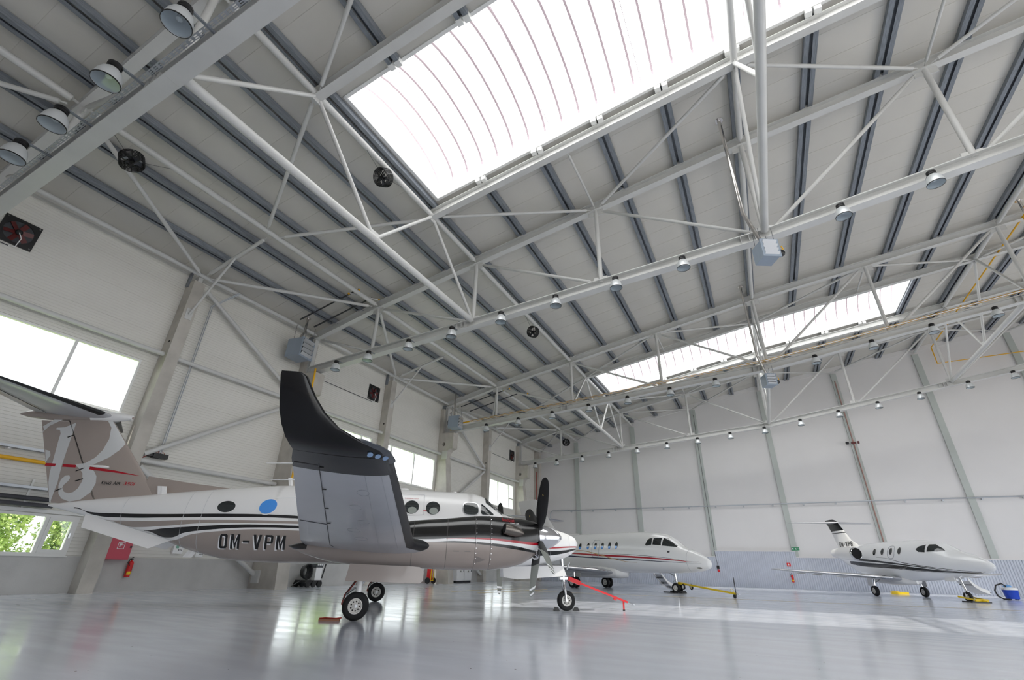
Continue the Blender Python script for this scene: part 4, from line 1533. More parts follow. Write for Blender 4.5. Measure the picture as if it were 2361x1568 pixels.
# fuselage panel seams
for x in (-5.75, -4.35, -3.95, 4.45, 5.0):
    MB().tube([fus.pt(x, 2 * PI * k / 40, 0.0005) for k in range(41)], 0.0035, 4, False).build('panel_seam', PGREY, ka, local=True)
# registration with pale shadow
reg, rw = block_letters('OM-VPM', 0.30, 0.22)
kx = 1.44 / rw
for k, lt in enumerate(reg):
    decal(fus, place2([lt], -3.45, 1.20, kx, 0.004), -1, 0.006, 'registration_shadow', TXTWHT, ka, sub=0.12)
    decal(fus, place2([lt], -3.425, 1.22, kx, 0.004), -1, 0.010, 'registration_letter', TXTBLK, ka, sub=0.12)
    decal(fus, place2([lt], -2.0, 1.22, kx, 0.004, True), 1, 0.010, 'registration_letter', TXTBLK, ka, sub=0.12)
# antennas
for x, z, h, w, yy in ((-5.1, 2.30, 0.26, 0.2, -.17), (-2.28, 2.66, 0.27, 0.1, 0)):
    m = MB().loft([[Vector((x + a * w - k * 0.08, yy + s_ * (0.018 - .01 * k), z + k * h)) for a, s_ in ((0.5, 0), (0, 1), (-0.5, 0), (0, -1))] for k in (0, 1)])
    m.build('blade_antenna', PWHITE, ka, local=True)
MB().lathe([(0.12, 0), (0.13, 0.03), (0.1, 0.06), (0, 0.07)], (0.55, 0, 2.74), (0, 0, 1), 16).build('dome_antenna', PWHITE, ka, smooth=True, local=True)
MB().lathe([(0.06, 0), (0.05, 0.03), (0, 0.04)], (1.9, 0, 2.745), (0, 0, 1), 12).build('dome_antenna', PWHITE, ka, smooth=True, local=True)
m = MB().loft([[Vector((1.2 + a * .2 - k * 0.08, s_ * .015, 0.97 - k * .28)) for a, s_ in ((0.5, 0), (0, 1), (-0.5, 0), (0, -1))] for k in (0, 1)])
m.build('blade_antenna', PWHITE, ka, local=True)
m = MB().loft([[Vector((-4.1 + a * .2 - k * 0.1, -.1 + s_ * .012, 1.18 - k * .16)) for a, s_ in ((0.5, 0), (0, 1), (-0.5, 0), (0, -1))] for k in (0, 1)])
m.build('blade_antenna', PWHITE, ka, local=True)

# ---- fin, rudder, dorsal
FT = 0.075


def fin_t(x, z):
    """half thickness of the fin at x, z"""
    le = lerp(-5.62, -6.83, (z - 2.7) / 1.36)
    te = lerp(-7.49, -8.45, (z - 2.07) / 1.96)
    u = min(max((le - x) / (le - te), 0.0), 1.0)
    c = (le - te)
    return max(0.003, 5 * 0.085 * c * (0.2969 * math.sqrt(u) - 0.126 * u - 0.3516 * u * u + 0.2843 * u ** 3 - 0.1036 * u ** 4))


def fin_slab(poly_rows, name, mat):
    """rows of (z, LE x, TE x)"""
    rings = []
    for z, a, b in poly_rows:
        n = 12
        up_, lo = [], []
        for i in range(n + 1):
            u = 0.5 - 0.5 * math.cos(PI * i / n)
            x = a + (b - a) * u
            y = fin_t(x, z)
            if abs(x - a) < 1e-6 and name == 'fin':
                y = 0.004
            up_.append(Vector((x, y, z)))
            lo.append(Vector((x, -y, z)))
        rings.append(up_ + lo[::-1])
    return MB().loft(rings).build(name, mat, ka, smooth=50, local=True)


rows, rows2 = [], []
for i in range(11):
    z = lerp(2.06, 4.10, i / 10)
    le = lerp(-5.62, -6.83, (z - 2.7) / 1.36)
    hg = lerp(-6.57, -7.82, (z - 2.2) / 1.86)
    te = lerp(-7.49, -8.45, (z - 2.07) / 1.96)
    rows.append((z, le, hg))
    if z > 2.05 and z < 4.02:
        rows2.append((z, hg - 0.02, te))
fin_slab(rows, 'fin', PTAUPE)
rows2[0] = (2.10,) + rows2[0][1:]
rows2.append((4.01, lerp(-6.57, -7.82, (4.01 - 2.2) / 1.86) - .02, lerp(-7.49, -8.45, (4.01 - 2.07) / 1.96)))
fin_slab(rows2, 'rudder', PTAUPE)
MB().loft([[Vector((x, s_ * w, z)) for s_, w, z in ((0, 0, zt_), (1, 0.03, zt_ - .02), (1, 0.05, zb_), (-1, 0.05, zb_), (-1, 0.03, zt_ - .02))] for x, zt_, zb_ in ((-5.62, 2.80, 2.25), (-4.6, 2.68, 2.38), (-3.7, 2.60, 2.5))]).build('dorsal_fin', PTAUPE, ka, local=True)
MB().tube([(-6.555, -0.075, 2.2), (-7.80, -0.055, 4.03)], 0.006, 6).build('rudder_hinge', TXTBLK, ka, local=True)
def finmap(x, z, off):
    x = min(x, lerp(-5.62, -6.83, (z - 2.7) / 1.36) - 0.012)
    return Vector((x, -fin_t(x, z) - off, z))


# pale swash monogram, three pieces
stem = [(-8.03, 3.80), (-8.02, 3.84), (-7.84, 3.86), (-7.64, 3.985), (-7.63, 3.97), (-7.56, 2.95), (-7.50, 2.55), (-7.49, 2.15), (-7.47, 2.10), (-7.51, 2.12), (-7.70, 2.55), (-7.76, 2.77), (-7.86, 3.5), (-7.88, 3.70), (-7.93, 3.79)]
decal(None, [[stem]], -1, 0.004, 'monogram', LOGO, ka, finmap)
bowl = [(-7.24, 4.19), (-6.97, 4.09), (-6.83, 3.92), (-6.765, 3.63), (-6.80, 3.35), (-6.90, 3.16), (-7.07, 3.02), (-7.27, 2.99), (-7.26, 2.96), (-7.16, 2.90), (-7.04, 2.79), (-6.975, 2.61), (-7.01, 2.44), (-7.08, 2.35), (-7.17, 2.32), (-7.28, 2.35), (-7.35, 2.44), (-7.34, 2.51), (-7.28, 2.59), (-7.265, 2.67), (-7.31, 2.73), (-7.385, 2.72), (-7.455, 2.63), (-7.45, 2.48), (-7.38, 2.30), (-7.28, 2.20), (-7.08, 2.135), (-6.86, 2.19), (-6.70, 2.36), (-6.665, 2.57), (-6.71, 2.73), (-6.80, 2.84), (-6.93, 2.94), (-6.84, 3.02), (-6.60, 3.18), (-6.44, 3.38), (-6.375, 3.58), (-6.46, 3.66), (-6.60, 3.82), (-6.70, 4.05), (-6.78, 4.07), (-6.9, 4.14), (-7.05, 4.18)]
decal(None, [[bowl]], -1, 0.004, 'monogram', LOGO, ka, finmap)
decal(None, [[[(-8.35, 3.86), (-8.15, 4.04), (-7.96, 4.05), (-8.2, 3.88), (-8.31, 3.70), (-8.29, 3.78)]]], -1, 0.004, 'monogram', LOGO, ka, finmap)
decal(None, [[[(-8.07, 3.30), (-7.95, 3.27), (-7.90, 3.17), (-7.93, 3.08), (-7.97, 3.02), (-7.94, 3.0)]]], -1, 0.004, 'monogram', LOGO, ka, finmap)
for x0, x1 in ((-7.93, -7.70), (-7.54, -7.24), (-6.93, -5.80)):
    up_ = [(x, interp(x, [(-7.94, 2.99), (-7.26, 2.97), (-6.93, 2.945), (-6.38, 2.885), (-5.80, 2.79)])) for x in [lerp(x0, x1, k / 6) for k in range(7)]]
    lo = [(x, interp(x, [(-7.94, 2.925), (-7.26, 2.91), (-6.93, 2.88), (-6.38, 2.835), (-5.80, 2.785)])) for x in [lerp(x1, x0, k / 6) for k in range(7)]]
    decal(None, [[up_ + lo]], -1, 0.006, 'fin_red_stripe', TXTRED, ka, finmap)
for s_, x, w, h, m_ in (('K', -6.55, 0.055, 0.085, TXTBLK), ('ING', -6.49, 0.155, 0.066, TXTBLK), ('A', -6.29, 0.06, 0.085, TXTBLK), ('IR', -6.22, 0.09, 0.066, TXTBLK), ('350', -6.06, 0.195, 0.08, TXTRED), ('i', -5.855, 0.016, 0.08, TXTRED)):
    decal(None, place(text_polys(s_, h, w, 0.012), x, 2.55, 0.0, 0.15), -1, 0.006, 'model_lettering', m_, ka, finmap)
MB().lathe([(0.0, 0.0), (0.02, 0.05), (0.032, 0.2), (0.032, 0.36), (0.015, 0.44), (0, 0.46)], (-6.96, -0.1, 2.965), (1, 0, -0.03), 10).build('navigation_probe', PWHITE, ka, smooth=True, local=True)
for p, q in (((-7.68, 3.62), (-7.57, 3.68)), ((-7.2, 2.83), (-7.06, 2.9)), ((-7.13, 2.6), (-6.98, 2.66)), ((-7.48, 2.36), (-7.36, 2.42))):
    MB().bar(finmap(p[0], p[1], 0.008), finmap(q[0], q[1], 0.008), 0.012, 0.02).build('hinge_bracket', TXTBLK, ka, local=True)

# ---- tailplane on top of the fin
tp = [(0.0, -6.86, -8.62, 4.20, 0.10), (0.35, -6.92, -8.60, 4.20, 0.11), (2.4, -7.95, -8.66, 4.35, 0.08), (2.55, -8.08, -8.66, 4.36, 0.05)]
for sg in (-1, 1):
    st = [(a, b, c, z, t_ * (b - c)) for a, b, c, z, t_ in tp]
    wing_mesh(st, sg, 10, 3).build('tailplane', PGREY, ka, smooth=50, local=True)
    boot_mesh([s_ for s_ in st][1:3], sg, 0.09).build('deice_boot', BOOT, ka, smooth=True, local=True)
    MB().tube([(-8.22, sg * 0.3, 4.14), (-8.42, sg * 2.4, 4.32)], 0.007, 5).build('elevator_gap', TXTBLK, ka, local=True)
Hull([(-6.42, 4.20, 4.22, .01), (-6.52, 4.15, 4.26, .06), (-6.8, 4.10, 4.32, .12), (-7.4, 4.06, 4.33, .15), (-8.2, 4.03, 4.31, .12), (-8.7, 4.06, 4.24, .07), (-8.95, 4.12, 4.17, .01)], 2.0).mesh(20, 0.15).build('tail_bullet', PTAUPE, ka, smooth=True, local=True)
Hull([(-6.47, 4.155, 4.27, .062), (-6.8, 4.095, 4.325, .124), (-7.35, 4.055, 4.335, .154)], 2.0).mesh(20, 0.15).build('tail_bullet_band', PWHITE, ka, smooth=True, local=True)
# ventral strakes
for sg in (-1, 1):
    P = [(-6.58, 1.88), (-6.50, 1.58), (-4.93, 1.18), (-4.55, 1.36)]
    m = MB().sheet(P, [], -0.012, 0.012, lambda u, v, w: Vector((u, sg * (0.12 + (1.95 - v) * 0.35) + w, v)))
    m.build('ventral_strake', PWHITE, ka, local=True)

# ---- wings
WST = [(0.5, 1.38, -1.12, 1.14, 0.30), (2.3, 1.36, -1.10, 1.24, 0.30), (3.15, 1.27, -1.08, 1.31, 0.29), (3.55, 0.98, -1.04, 1.34, 0.26), (8.05, 0.72, -0.30, 1.93, 0.105), (8.30, 0.69, -0.24, 1.965, 0.09)]
for sg in (-1, 1):
    wing_mesh(WST, sg, 14, 5).build('wing', PGREY, ka, smooth=50, local=True)
    boot_mesh(WST[2:6], sg, 0.10, sub=8).build('deice_boot', BOOT, ka, smooth=True, local=True)

    def wpt(y, u, up_=False, off=0.004):
        for a, b in zip(WST, WST[1:]):
            if a[0] <= y <= b[0]:
                break
        r = [lerp(p, q, (y - a[0]) / (b[0] - a[0])) for p, q in zip(a, b)]
        tt = 5 * r[4] * (0.2969 * math.sqrt(u) - 0.126 * u - 0.3516 * u * u + 0.2843 * u ** 3 - 0.1036 * u ** 4)
        return Vector((r[1] + (r[2] - r[1]) * u, sg * y, r[3] + (tt * 1.05 + off if up_ else -tt * 0.95 - off)))
    # control surface gaps on the underside
    MB().tube([wpt(lerp(3.3, 8.0, k / 20), 0.74) for k in range(21)], 0.005, 5).build('aileron_gap', pmat('gap_grey', srgb(70, 70, 74), .6), ka, local=True)
    for y in (5.2, 7.95):
        MB().tube([wpt(y, lerp(0.74, 0.985, k / 8)) for k in range(9)], 0.005, 5).build('aileron_gap', pmat('gap_grey', srgb(70, 70, 74), .6), ka, local=True)
    for y in (5.3, 6.2, 7.1, 7.9):
        p = wpt(y, 0.72)
        MB().box(p + Vector((0, 0, -0.004)), (0.05, 0.01, 0.012)).build('hinge_bracket', TXTBLK, ka, local=True)
    for y, u in ((4.4, .45), (5.0, .5), (5.6, .4), (6.4, .45), (7.1, .35)):
        pts = [wpt(y + 0.12 * math.cos(2 * PI * k / 16), u + 0.06 * math.sin(2 * PI * k / 16), False, 0.001) for k in range(17)]
        MB().tube(pts, 0.0035, 4, False).build('access_panel_seam', pmat('seam_grey', srgb(150, 152, 158), .5), ka, local=True)
    for u in (0.14, 0.3):
        MB().tube([wpt(lerp(3.6, 8.1, k / 14), u, False, 0.0005) for k in range(15)], 0.003, 4).build('panel_seam', pmat('seam_grey', srgb(150, 152, 158), .5), ka, local=True)
    for k, y in enumerate((5.6, 6.5, 7.3, 7.9)):
        p = wpt(y, 0.995)
        MB().tube([p, p + Vector((-0.26, 0, -0.015))], [0.006, 0.003], 5).build('static_wick', TXTWHT, ka, local=True)
    # winglet
    WL = [(8.30, 0.69, -0.24, 1.965, 0.09, 0), (8.42, 0.60, -0.25, 1.985, 0.085, 0.15), (8.55, 0.42, -0.27, 2.03, 0.075, 0.45), (8.65, 0.22, -0.30, 2.12, 0.065, 0.85), (8.71, 0.08, -0.33, 2.24, 0.055, 1.2), (8.76, -0.02, -0.345, 2.37, 0.042, 1.38), (8.81, -0.12, -0.365, 2.55, 0.032, 1.42), (8.82, -0.18, -0.36, 2.585, 0.016, 1.42)]
    rings = []
    for y, le, te, z, t_, ang in WL:
        ring = []
        for x, w in airfoil(le, te, 0.0, t_, 10):
            ring.append(Vector((x, sg * (y - w * math.sin(ang)), z + w * math.cos(ang))))
        rings.append(ring)
    MB().loft(rings).build('winglet', PBLACK, ka, smooth=60, local=True)
    # black tip panel of the wing
    tipst = [(7.72, 0.70 + .062, -0.36 - .01, 1.885, 0.118 + .02), (8.02, 0.725 + .012, -0.31, 1.926, 0.107 + .012), (8.30, 0.70, -0.25, 1.965, 0.10)]
    tipst = [(7.78, lerp(0.98, 0.72, 4.23 / 4.5) + .006, lerp(-1.04, -0.30, 4.23 / 4.5) - .004, lerp(1.34, 1.93, 4.23 / 4.5), lerp(.26, .105, 4.23 / 4.5) + .012), (8.05, 0.726, -0.304, 1.93, 0.117), (8.30, 0.698, -0.245, 1.965, 0.10)]
    wing_mesh(tipst, sg, 14, 3).build('wing_tip', PBLACK, ka, smooth=50, local=True)
    # light cluster under a clear lens
    lens = [(8.12, 0.745, 0.45, 1.945, 0.075), (8.34, 0.70, 0.36, 1.98, 0.07), (8.46, 0.60, 0.32, 2.01, 0.05), (8.55, 0.46, 0.28, 2.04, 0.03)]
    wing_mesh(lens, sg, 8, 4).build('tip_lens', LENSM, ka, smooth=True, local=True)
    for k in range(3):
        MB().lathe([(0.022, 0), (0.03, 0.03)], (0.50 + .07 * k, sg * (8.40 - .06 * k), 1.955), (0.3, sg * .5, -0.8), 10).build('tip_light', TIPL, ka, smooth=True, local=True)

# ---- engine nacelles, propellers, landing gear
nac_st = [(3.54, 1.25, 1.85, 0.285), (3.48, 1.19, 1.875, 0.31), (3.2, 1.03, 1.915, 0.37), (2.9, 0.955, 1.935, 0.42), (2.45, 0.905, 1.95, 0.45), (1.6, 0.90, 1.87, 0.46), (0.9, 0.92, 1.80, 0.46), (0.2, 0.93, 1.66, 0.45), (-0.5, 0.98, 1.50, 0.37), (-1.0, 1.09, 1.38, 0.24), (-1.3, 1.19, 1.30, 0.11), (-1.43, 1.25, 1.265, 0.02)]
NACP = livery('nacelle_livery', T_, [
    (W_, [(1.0, 1.39), (1.39, 1.395), (1.82, 1.42), (2.16, 1.415), (2.67, 1.39), (3.02, 1.36), (3.56, 1.29)], None),
    (K_, [(1.25, 1.385), (1.82, 1.39), (2.16, 1.38), (2.67, 1.34), (3.02, 1.30), (3.56, 1.25)], [(1.25, 1.39), (1.82, 1.42), (2.16, 1.415), (2.67, 1.39), (3.02, 1.36), (3.56, 1.29)]),
    (R_c, [(1.6, 1.455), (1.78, 1.465), (2.19, 1.467), (2.67, 1.45), (3.02, 1.42), (3.56, 1.39)], [(1.6, 1.46), (1.78, 1.475), (2.19, 1.495), (2.67, 1.49), (3.02, 1.465), (3.56, 1.44)]),
    (K_, [(0.4, 1.42), (1.3, 1.44), (1.78, 1.475), (2.19, 1.495), (2.67, 1.49), (3.02, 1.465), (3.56, 1.44)], None),
    (K_, [(-1.5, 1.2), (-1.05, 1.2)], None),
], (-1.6, 3.7), (0.5, 2.2), 0.2)
for sg in (-1, 1):
    nac = Hull(nac_st, 2.25, sg * 2.615)
    no = nac.mesh(32, 0.1).build('nacelle', NACP, ka, smooth=70, local=True)
    yc = sg * 2.615
    # chin intake lip
    lip = []
    for k in range(25):
        a = 2 * PI * k / 24
        lip.append(Vector((3.53 - 0.05 * (math.sin(a) > 0), yc + 0.2 * math.copysign(abs(math.cos(a)) ** .7, math.cos(a)), 1.215 + 0.075 * math.sin(a))))
    MB().tube(lip, 0.028, 8, False).build('intake_lip', CHROME, no, smooth=True, local=True)
    inl = [p + Vector((0.0, 0, 0)) for p in lip[:-1]]
    MB().add(inl, [tuple(range(24))]).build('intake_mouth', ENGDARK, no, local=True)
    MB().lathe([(0.25, 0), (0.25, 0.03), (0.0, 0.04)], (3.535, yc, 1.56), (1, 0, 0), 24).build('cowl_ring', ENGDARK, no, smooth=True, local=True)
    # exhaust stacks
    for s2 in (-1, 1):
        y0 = yc + s2 * 0.40
        pts = [(3.18, y0 - s2 * .06, 1.60), (3.02, y0 + s2 * .05, 1.635), (2.88, y0 + s2 * .11, 1.66), (2.76, y0 + s2 * .13, 1.68)]
        MB().tube(pts, [0.05, 0.105, 0.11, 0.10], 16).build('exhaust_stack', NOZZ, no, smooth=True, local=True)
        MB().lathe([(0.085, 0), (0.085, 0.012)], (2.757, y0 + s2 * .13, 1.68), (-1, s2 * .15, .1), 16).build('exhaust_mouth', ENGDARK, no, local=True)
    for x in (0.95, 1.62, 2.19, 2.5):
        MB().tube([nac.pt(x, 2 * PI * k / 40, 0.0005) for k in range(41)], 0.0035, 4, False).build('panel_seam', pmat('seam_dark', srgb(95, 92, 90), .5), no, local=True)
    for x in (2.19, 2.5):
        for k in range(10):
            p = nac.side(x + 0.02, lerp(1.02, 1.86, k / 9), sg, 0.002)
            MB().lathe([(0.008, 0), (0.006, 0.004)], p, (0, sg, 0), 8).build('fastener', CHROME, no, local=True)
    decal(nac, [[[(2.21, 1.16), (2.21, 1.03), (2.42, 1.09)]]], sg, 0.004, 'vent_scoop', pmat('vent_grey', srgb(130, 122, 118), .5), no)
    for x_ in (1.75, 1.98):
        decal(nac, [[[(x_, 1.225), (x_ + .12, 1.225), (x_ + .12, 1.245), (x_, 1.245)]]], sg, 0.004, 'data_plate', pmat('vent_grey', srgb(130, 122, 118), .5), no)
    bt = place(text_polys('Beechcraft', 0.075, 0.27), 2.74, 1.835, -0.045, 0.2) if sg < 0 else place(text_polys('Beechcraft', 0.075, 0.27), 3.02, 1.835, 0.045, 0, True)
    decal(nac, bt, sg, 0.006, 'maker_lettering', TXTRED, no, sub=0.05)
    bt = place(text_polys('KING AIR', 0.028, 0.19), 2.92, 1.79, -0.045, 0.2) if sg < 0 else place(text_polys('KING AIR', 0.028, 0.19), 3.05, 1.79, 0.045, 0, True)
    decal(nac, bt, sg, 0.006, 'model_lettering', TXTWHT, no, sub=0.05)
    # spinner and blades
    hub = Vector((3.60, yc, 1.56))
    pr = thing('propeller', '', '', hub)
    for k in ('label', 'category'):
        if k in pr:
            del pr[k]
    pr.parent = ka
    MB().lathe([(0.245, -0.03), (0.25, 0.05), (0.235, 0.16), (0.19, 0.30), (0.11, 0.43), (0.04, 0.50), (0, 0.51)], (0, 0, 0), (1, 0, 0.02), 28).build('spinner', CHROME, pr, smooth=True, local=True)
    for k in range(4):
        a = math.radians(30.5 + 90 * k) if sg < 0 else math.radians(83 + 90 * k)
        v = Vector((0, math.cos(a), math.sin(a)))
        tn = Vector((0, -math.sin(a), math.cos(a)))
        RB = [(0.16, 0.05, 0.045, 1.2), (0.25, 0.06, 0.05, 1.15), (0.38, 0.10, 0.035, 1.1), (0.6, 0.125, 0.022, 1.0), (0.85, 0.125, 0.015, .92), (1.05, 0.115, 0.011, .87), (1.2, 0.10, 0.009, .84), (1.28, 0.075, 0.008, .82), (1.32, 0.04, 0.006, .82), (1.335, 0.012, 0.004, .82)]

        def blade(rr):
            rings = []
            for r, c, t_, tw in rr:
                ch = (tn * math.cos(tw) + Vector((1, 0, 0)) * math.sin(tw))
                nn = v.cross(ch)
                rings.append([v * r + ch * (c * math.cos(2 * PI * j / 12)) + nn * (t_ * math.sin(2 * PI * j / 12)) for j in range(12)])
            return MB().loft(rings)
        bl = blade(RB).build('blade', BLADEB if math.sin(a) > 0 else PMATTE, pr, smooth=60, local=True)
        if math.sin(a) < 0:
            for r0, r1, mm in ((1.12, 1.17, TXTWHT), (1.25, 1.3, TXTWHT)):
                rr = []
                for r in (r0, r1):
                    for p, q in zip(RB, RB[1:]):
                        if p[0] <= r <= q[0]:
                            u = (r - p[0]) / (q[0] - p[0])
                            rr.append((r, lerp(p[1], q[1], u) + .004, lerp(p[2], q[2], u) + .003, lerp(p[3], q[3], u)))
                            break
                blade(rr).build('tip_band', mm, bl, smooth=60, local=True)
        else:
            c0 = v * 0.95
            MB().bar(c0 - tn * .04 - Vector((0.02, 0, 0)), c0 + tn * .04 - Vector((0.02, 0, 0)), 0.012, 0.012).build('blade_mark', LINEY, bl, local=True)
        if math.sin(a) < 0:
            blade([(x[0], x[1] + .004, x[2] + .004, x[3]) for x in RB[1:4]]).build('root_boot', BLADEB, bl, smooth=60, local=True)
    # main gear
    g = thing('main_gear', '', '', (0, yc, 0))
    for k in ('label', 'category'):
        if k in g:
            del g[k]
    g.parent = ka
    wheel(g, (0, 0, 0.245), 0.245, 0.19, holes=9)
    MB().tube([(0.02, 0.0, 0.42), (0.02, 0.0, 1.1)], 0.055, 14).build('strut', PWHITE, g, smooth=True, local=True)
    MB().tube([(0.02, 0.0, 0.24), (0.02, 0, 0.5)], 0.036, 12).build('oleo', CHROME, g, smooth=True, local=True)
    MB().bar((0.02, -0.12, 0.25), (0.02, 0.12, 0.25), 0.05, 0.05).build('axle', ALU, g, local=True)
    MB().tube([(-0.05, 0, 0.56), (-0.2, 0, 0.44), (-0.05, 0, 0.33)], 0.022, 8).build('torque_link', ALU, g, local=True)
    MB().tube([(-0.02, 0.06, 0.75), (-0.1, .08, 0.62), (-0.24, 0.1, 0.42), (-0.27, 0.1, 0.27), (-0.18, 0.08, 0.21), (-0.06, 0.08, 0.24)], 0.02, 8).build('brake_hose', HOSE, g, smooth=True, local=True)
    MB().tube([(-0.04, 0.03, 0.72), (-0.18, .05, 0.52), (-0.26, 0.06, 0.36), (-0.1, 0.06, 0.27)], 0.009, 6).build('brake_line', BLACKP, g, smooth=True, local=True)
    MB().tube([(0.05, 0.05, 0.62), (0.3, 0.1, 0.95)], 0.03, 8).build('drag_brace', ALU, g, local=True)
    for s2 in (-1, 1):
        P = [(-0.18, 0.97), (-0.22, 0.68), (1.16, 0.655), (1.22, 0.70), (1.22, 0.86), (1.14, 0.935), (1.0, 0.945)]
        MB().sheet(P, [], -0.01, 0.01, lambda u, v, w: Vector((u, s2 * (0.36 + 0.12 * (0.95 - v)) + w, v))).build('gear_door', PTAUPE, g, local=True)
# nose gear
g = thing('nose_gear', '', '', (4.95, 0, 0))
for k in ('label', 'category'):
    if k in g:
        del g[k]
g.parent = ka
wheel(g, (0, 0, 0.235), 0.235, 0.16, holes=8)
MB().tube([(-0.06, 0.0, 0.66), (-0.1, 0, 1.2)], 0.05, 14).build('strut', ALU, g, smooth=True, local=True)
MB().tube([(-0.03, -0.11, 0.24), (-0.05, -0.11, 0.5), (-0.06, -0.05, 0.62), (-0.06, 0, 0.7)], 0.028, 10).build('fork', CHROME, g, smooth=True, local=True)
MB().tube([(-0.03, 0.11, 0.24), (-0.05, 0.11, 0.5), (-0.06, 0.05, 0.62), (-0.06, 0, 0.7)], 0.028, 10).build('fork', CHROME, g, smooth=True, local=True)
MB().bar((-0.02, -0.14, 0.24), (-0.02, 0.14, 0.24), 0.04, 0.04).build('axle', CHROME, g, local=True)
MB().box((-0.06, 0, 0.74), (0.2, 0.16, 0.06)).build('steering_collar', ALU, g, local=True)
MB().tube([(0.02, -0.05, 0.95), (0.1, -0.06, 1.12)], 0.02, 8).build('drag_brace', ALU, g, local=True)
for s2 in (-1, 1):
    P = [(-0.12, 1.03), (-0.05, 0.80), (-1.35, 0.70), (-1.7, 0.75), (-1.72, 0.98)]
    MB().sheet(P, [], -0.008, 0.008, lambda u, v, w: Vector((u, s2 * (0.22 + 0.25 * (1.0 - v)) + w, v))).build('gear_door', PWHITE, g, local=True)

def subroot(name, parent, loc):
    o = bpy.data.objects.new(name, None)
    COL.objects.link(o)
    o.location = loc
    o.parent = parent
    return o


def slab_fin(rows, t0, name, mat, parent, y0=0.0):
    """rows of (z, LE x, TE x): symmetric section fin"""
    rings = []
    for z, a, b in rows:
        rings.append([Vector((x, y0 + w, z)) for x, w in airfoil(a, b, 0.0, t0, 10)])
    return MB().loft(rings).build(name, mat, parent, smooth=50, local=True)


def jet_engine(parent, y, z, r, x0, x1, mat, ring):
    """nacelle pod from intake x0 back to nozzle x1"""
    L = x0 - x1
    o = MB().lathe([(r * .80, 0.0), (r * .92, 0.03), (r * 1.0, L * .12), (r * 1.04, L * .35), (r * .95, L * .65), (r * .72, L * .92), (r * .62, L), (r * .5, L)], (x0, y, z), (-1, 0, 0.03), 26, False).build('engine_pod', mat, parent, smooth=True, local=True)
    MB().lathe([(r * .78, 0.10), (r * .78, 0.0), (r * .85, -0.03), (r * .93, 0.02), (r * .965, 0.1)], (x0, y, z), (-1, 0, 0.03), 26, False).build('intake_ring', ring, o, smooth=True, local=True)
    MB().lathe([(r * .8, 0.10), (r * .3, 0.25), (0, 0.12)], (x0, y, z), (-1, 0, 0.03), 22).build('intake_mouth', ENGDARK, o, smooth=True, local=True)
    MB().lathe([(r * .55, 0), (r * .3, 0.02)], (x1 + 0.05, y, z + .03 * L), (-1, 0, 0), 18).build('nozzle', ENGDARK, o, local=True)
    return o


# ------------------------------------------------------------------ mid-size jet with red and navy stripes
HQ = (7.01, 21.26, math.radians(-25))
hj = thing('business_jet', 'white business jet with red, navy and gold stripes behind the propeller plane', 'plane', (HQ[0], HQ[1], 0), HQ[2])
hf = Hull([(7.84, 1.27, 1.34, .02), (7.74, 1.12, 1.50, .18), (7.45, 1.02, 1.69, .34), (7.0, .95, 1.90, .51), (6.45, .90, 2.11, .66), (6.2, .89, 2.28, .71), (5.95, .88, 2.47, .76), (5.4, .87, 2.72, .86), (4.8, .86, 2.82, .93), (3.8, .85, 2.87, .96), (1.5, .84, 2.90, .965), (-1.5, .84, 2.90, .965), (-2.4, .9, 2.90, .94), (-3.6, 1.15, 2.86, .82), (-4.8, 1.6, 2.78, .58), (-5.9, 2.05, 2.66, .3), (-6.6, 2.35, 2.5, .05)], 2.1)
NV, GD = srgb(30, 34, 64), srgb(190, 150, 100)
hl = [
    (R_c, [(-1.5, 1.81), (-.5, 1.77), (1.65, 1.645), (3.82, 1.565), (5.21, 1.505), (6.48, 1.425), (7.3, 1.37)], [(-1.5, 1.88), (-.5, 1.84), (1.65, 1.74), (3.82, 1.65), (5.21, 1.57), (6.48, 1.465), (7.3, 1.375)]),
    (NV, [(-1.5, 1.66), (-.9, 1.63), (1.64, 1.52), (3.8, 1.45), (5.84, 1.37), (7.5, 1.33)], [(-1.5, 1.73), (-.9, 1.70), (1.64, 1.575), (3.8, 1.495), (5.84, 1.395), (7.5, 1.335)]),
    (NV, [(1.5, 1.765), (3.8, 1.70), (5.8, 1.56), (7.4, 1.40)], [(1.5, 1.77), (3.8, 1.72), (5.8, 1.575), (7.4, 1.405)]),
    (GD, [(-.2, 1.94), (1.49, 1.72), (2.67, 1.475), (4.1, 1.335)], [(-.2, 1.97), (1.49, 1.77), (2.67, 1.51), (4.1, 1.345)]),
]
HPAINT = livery('jet_stripe_livery', srgb(242, 242, 242), hl, (-9, 8), (0.5, 3.2), 0.22)
hf.mesh(36, 0.14).build('fuselage', HPAINT, hj, smooth=70, local=True)
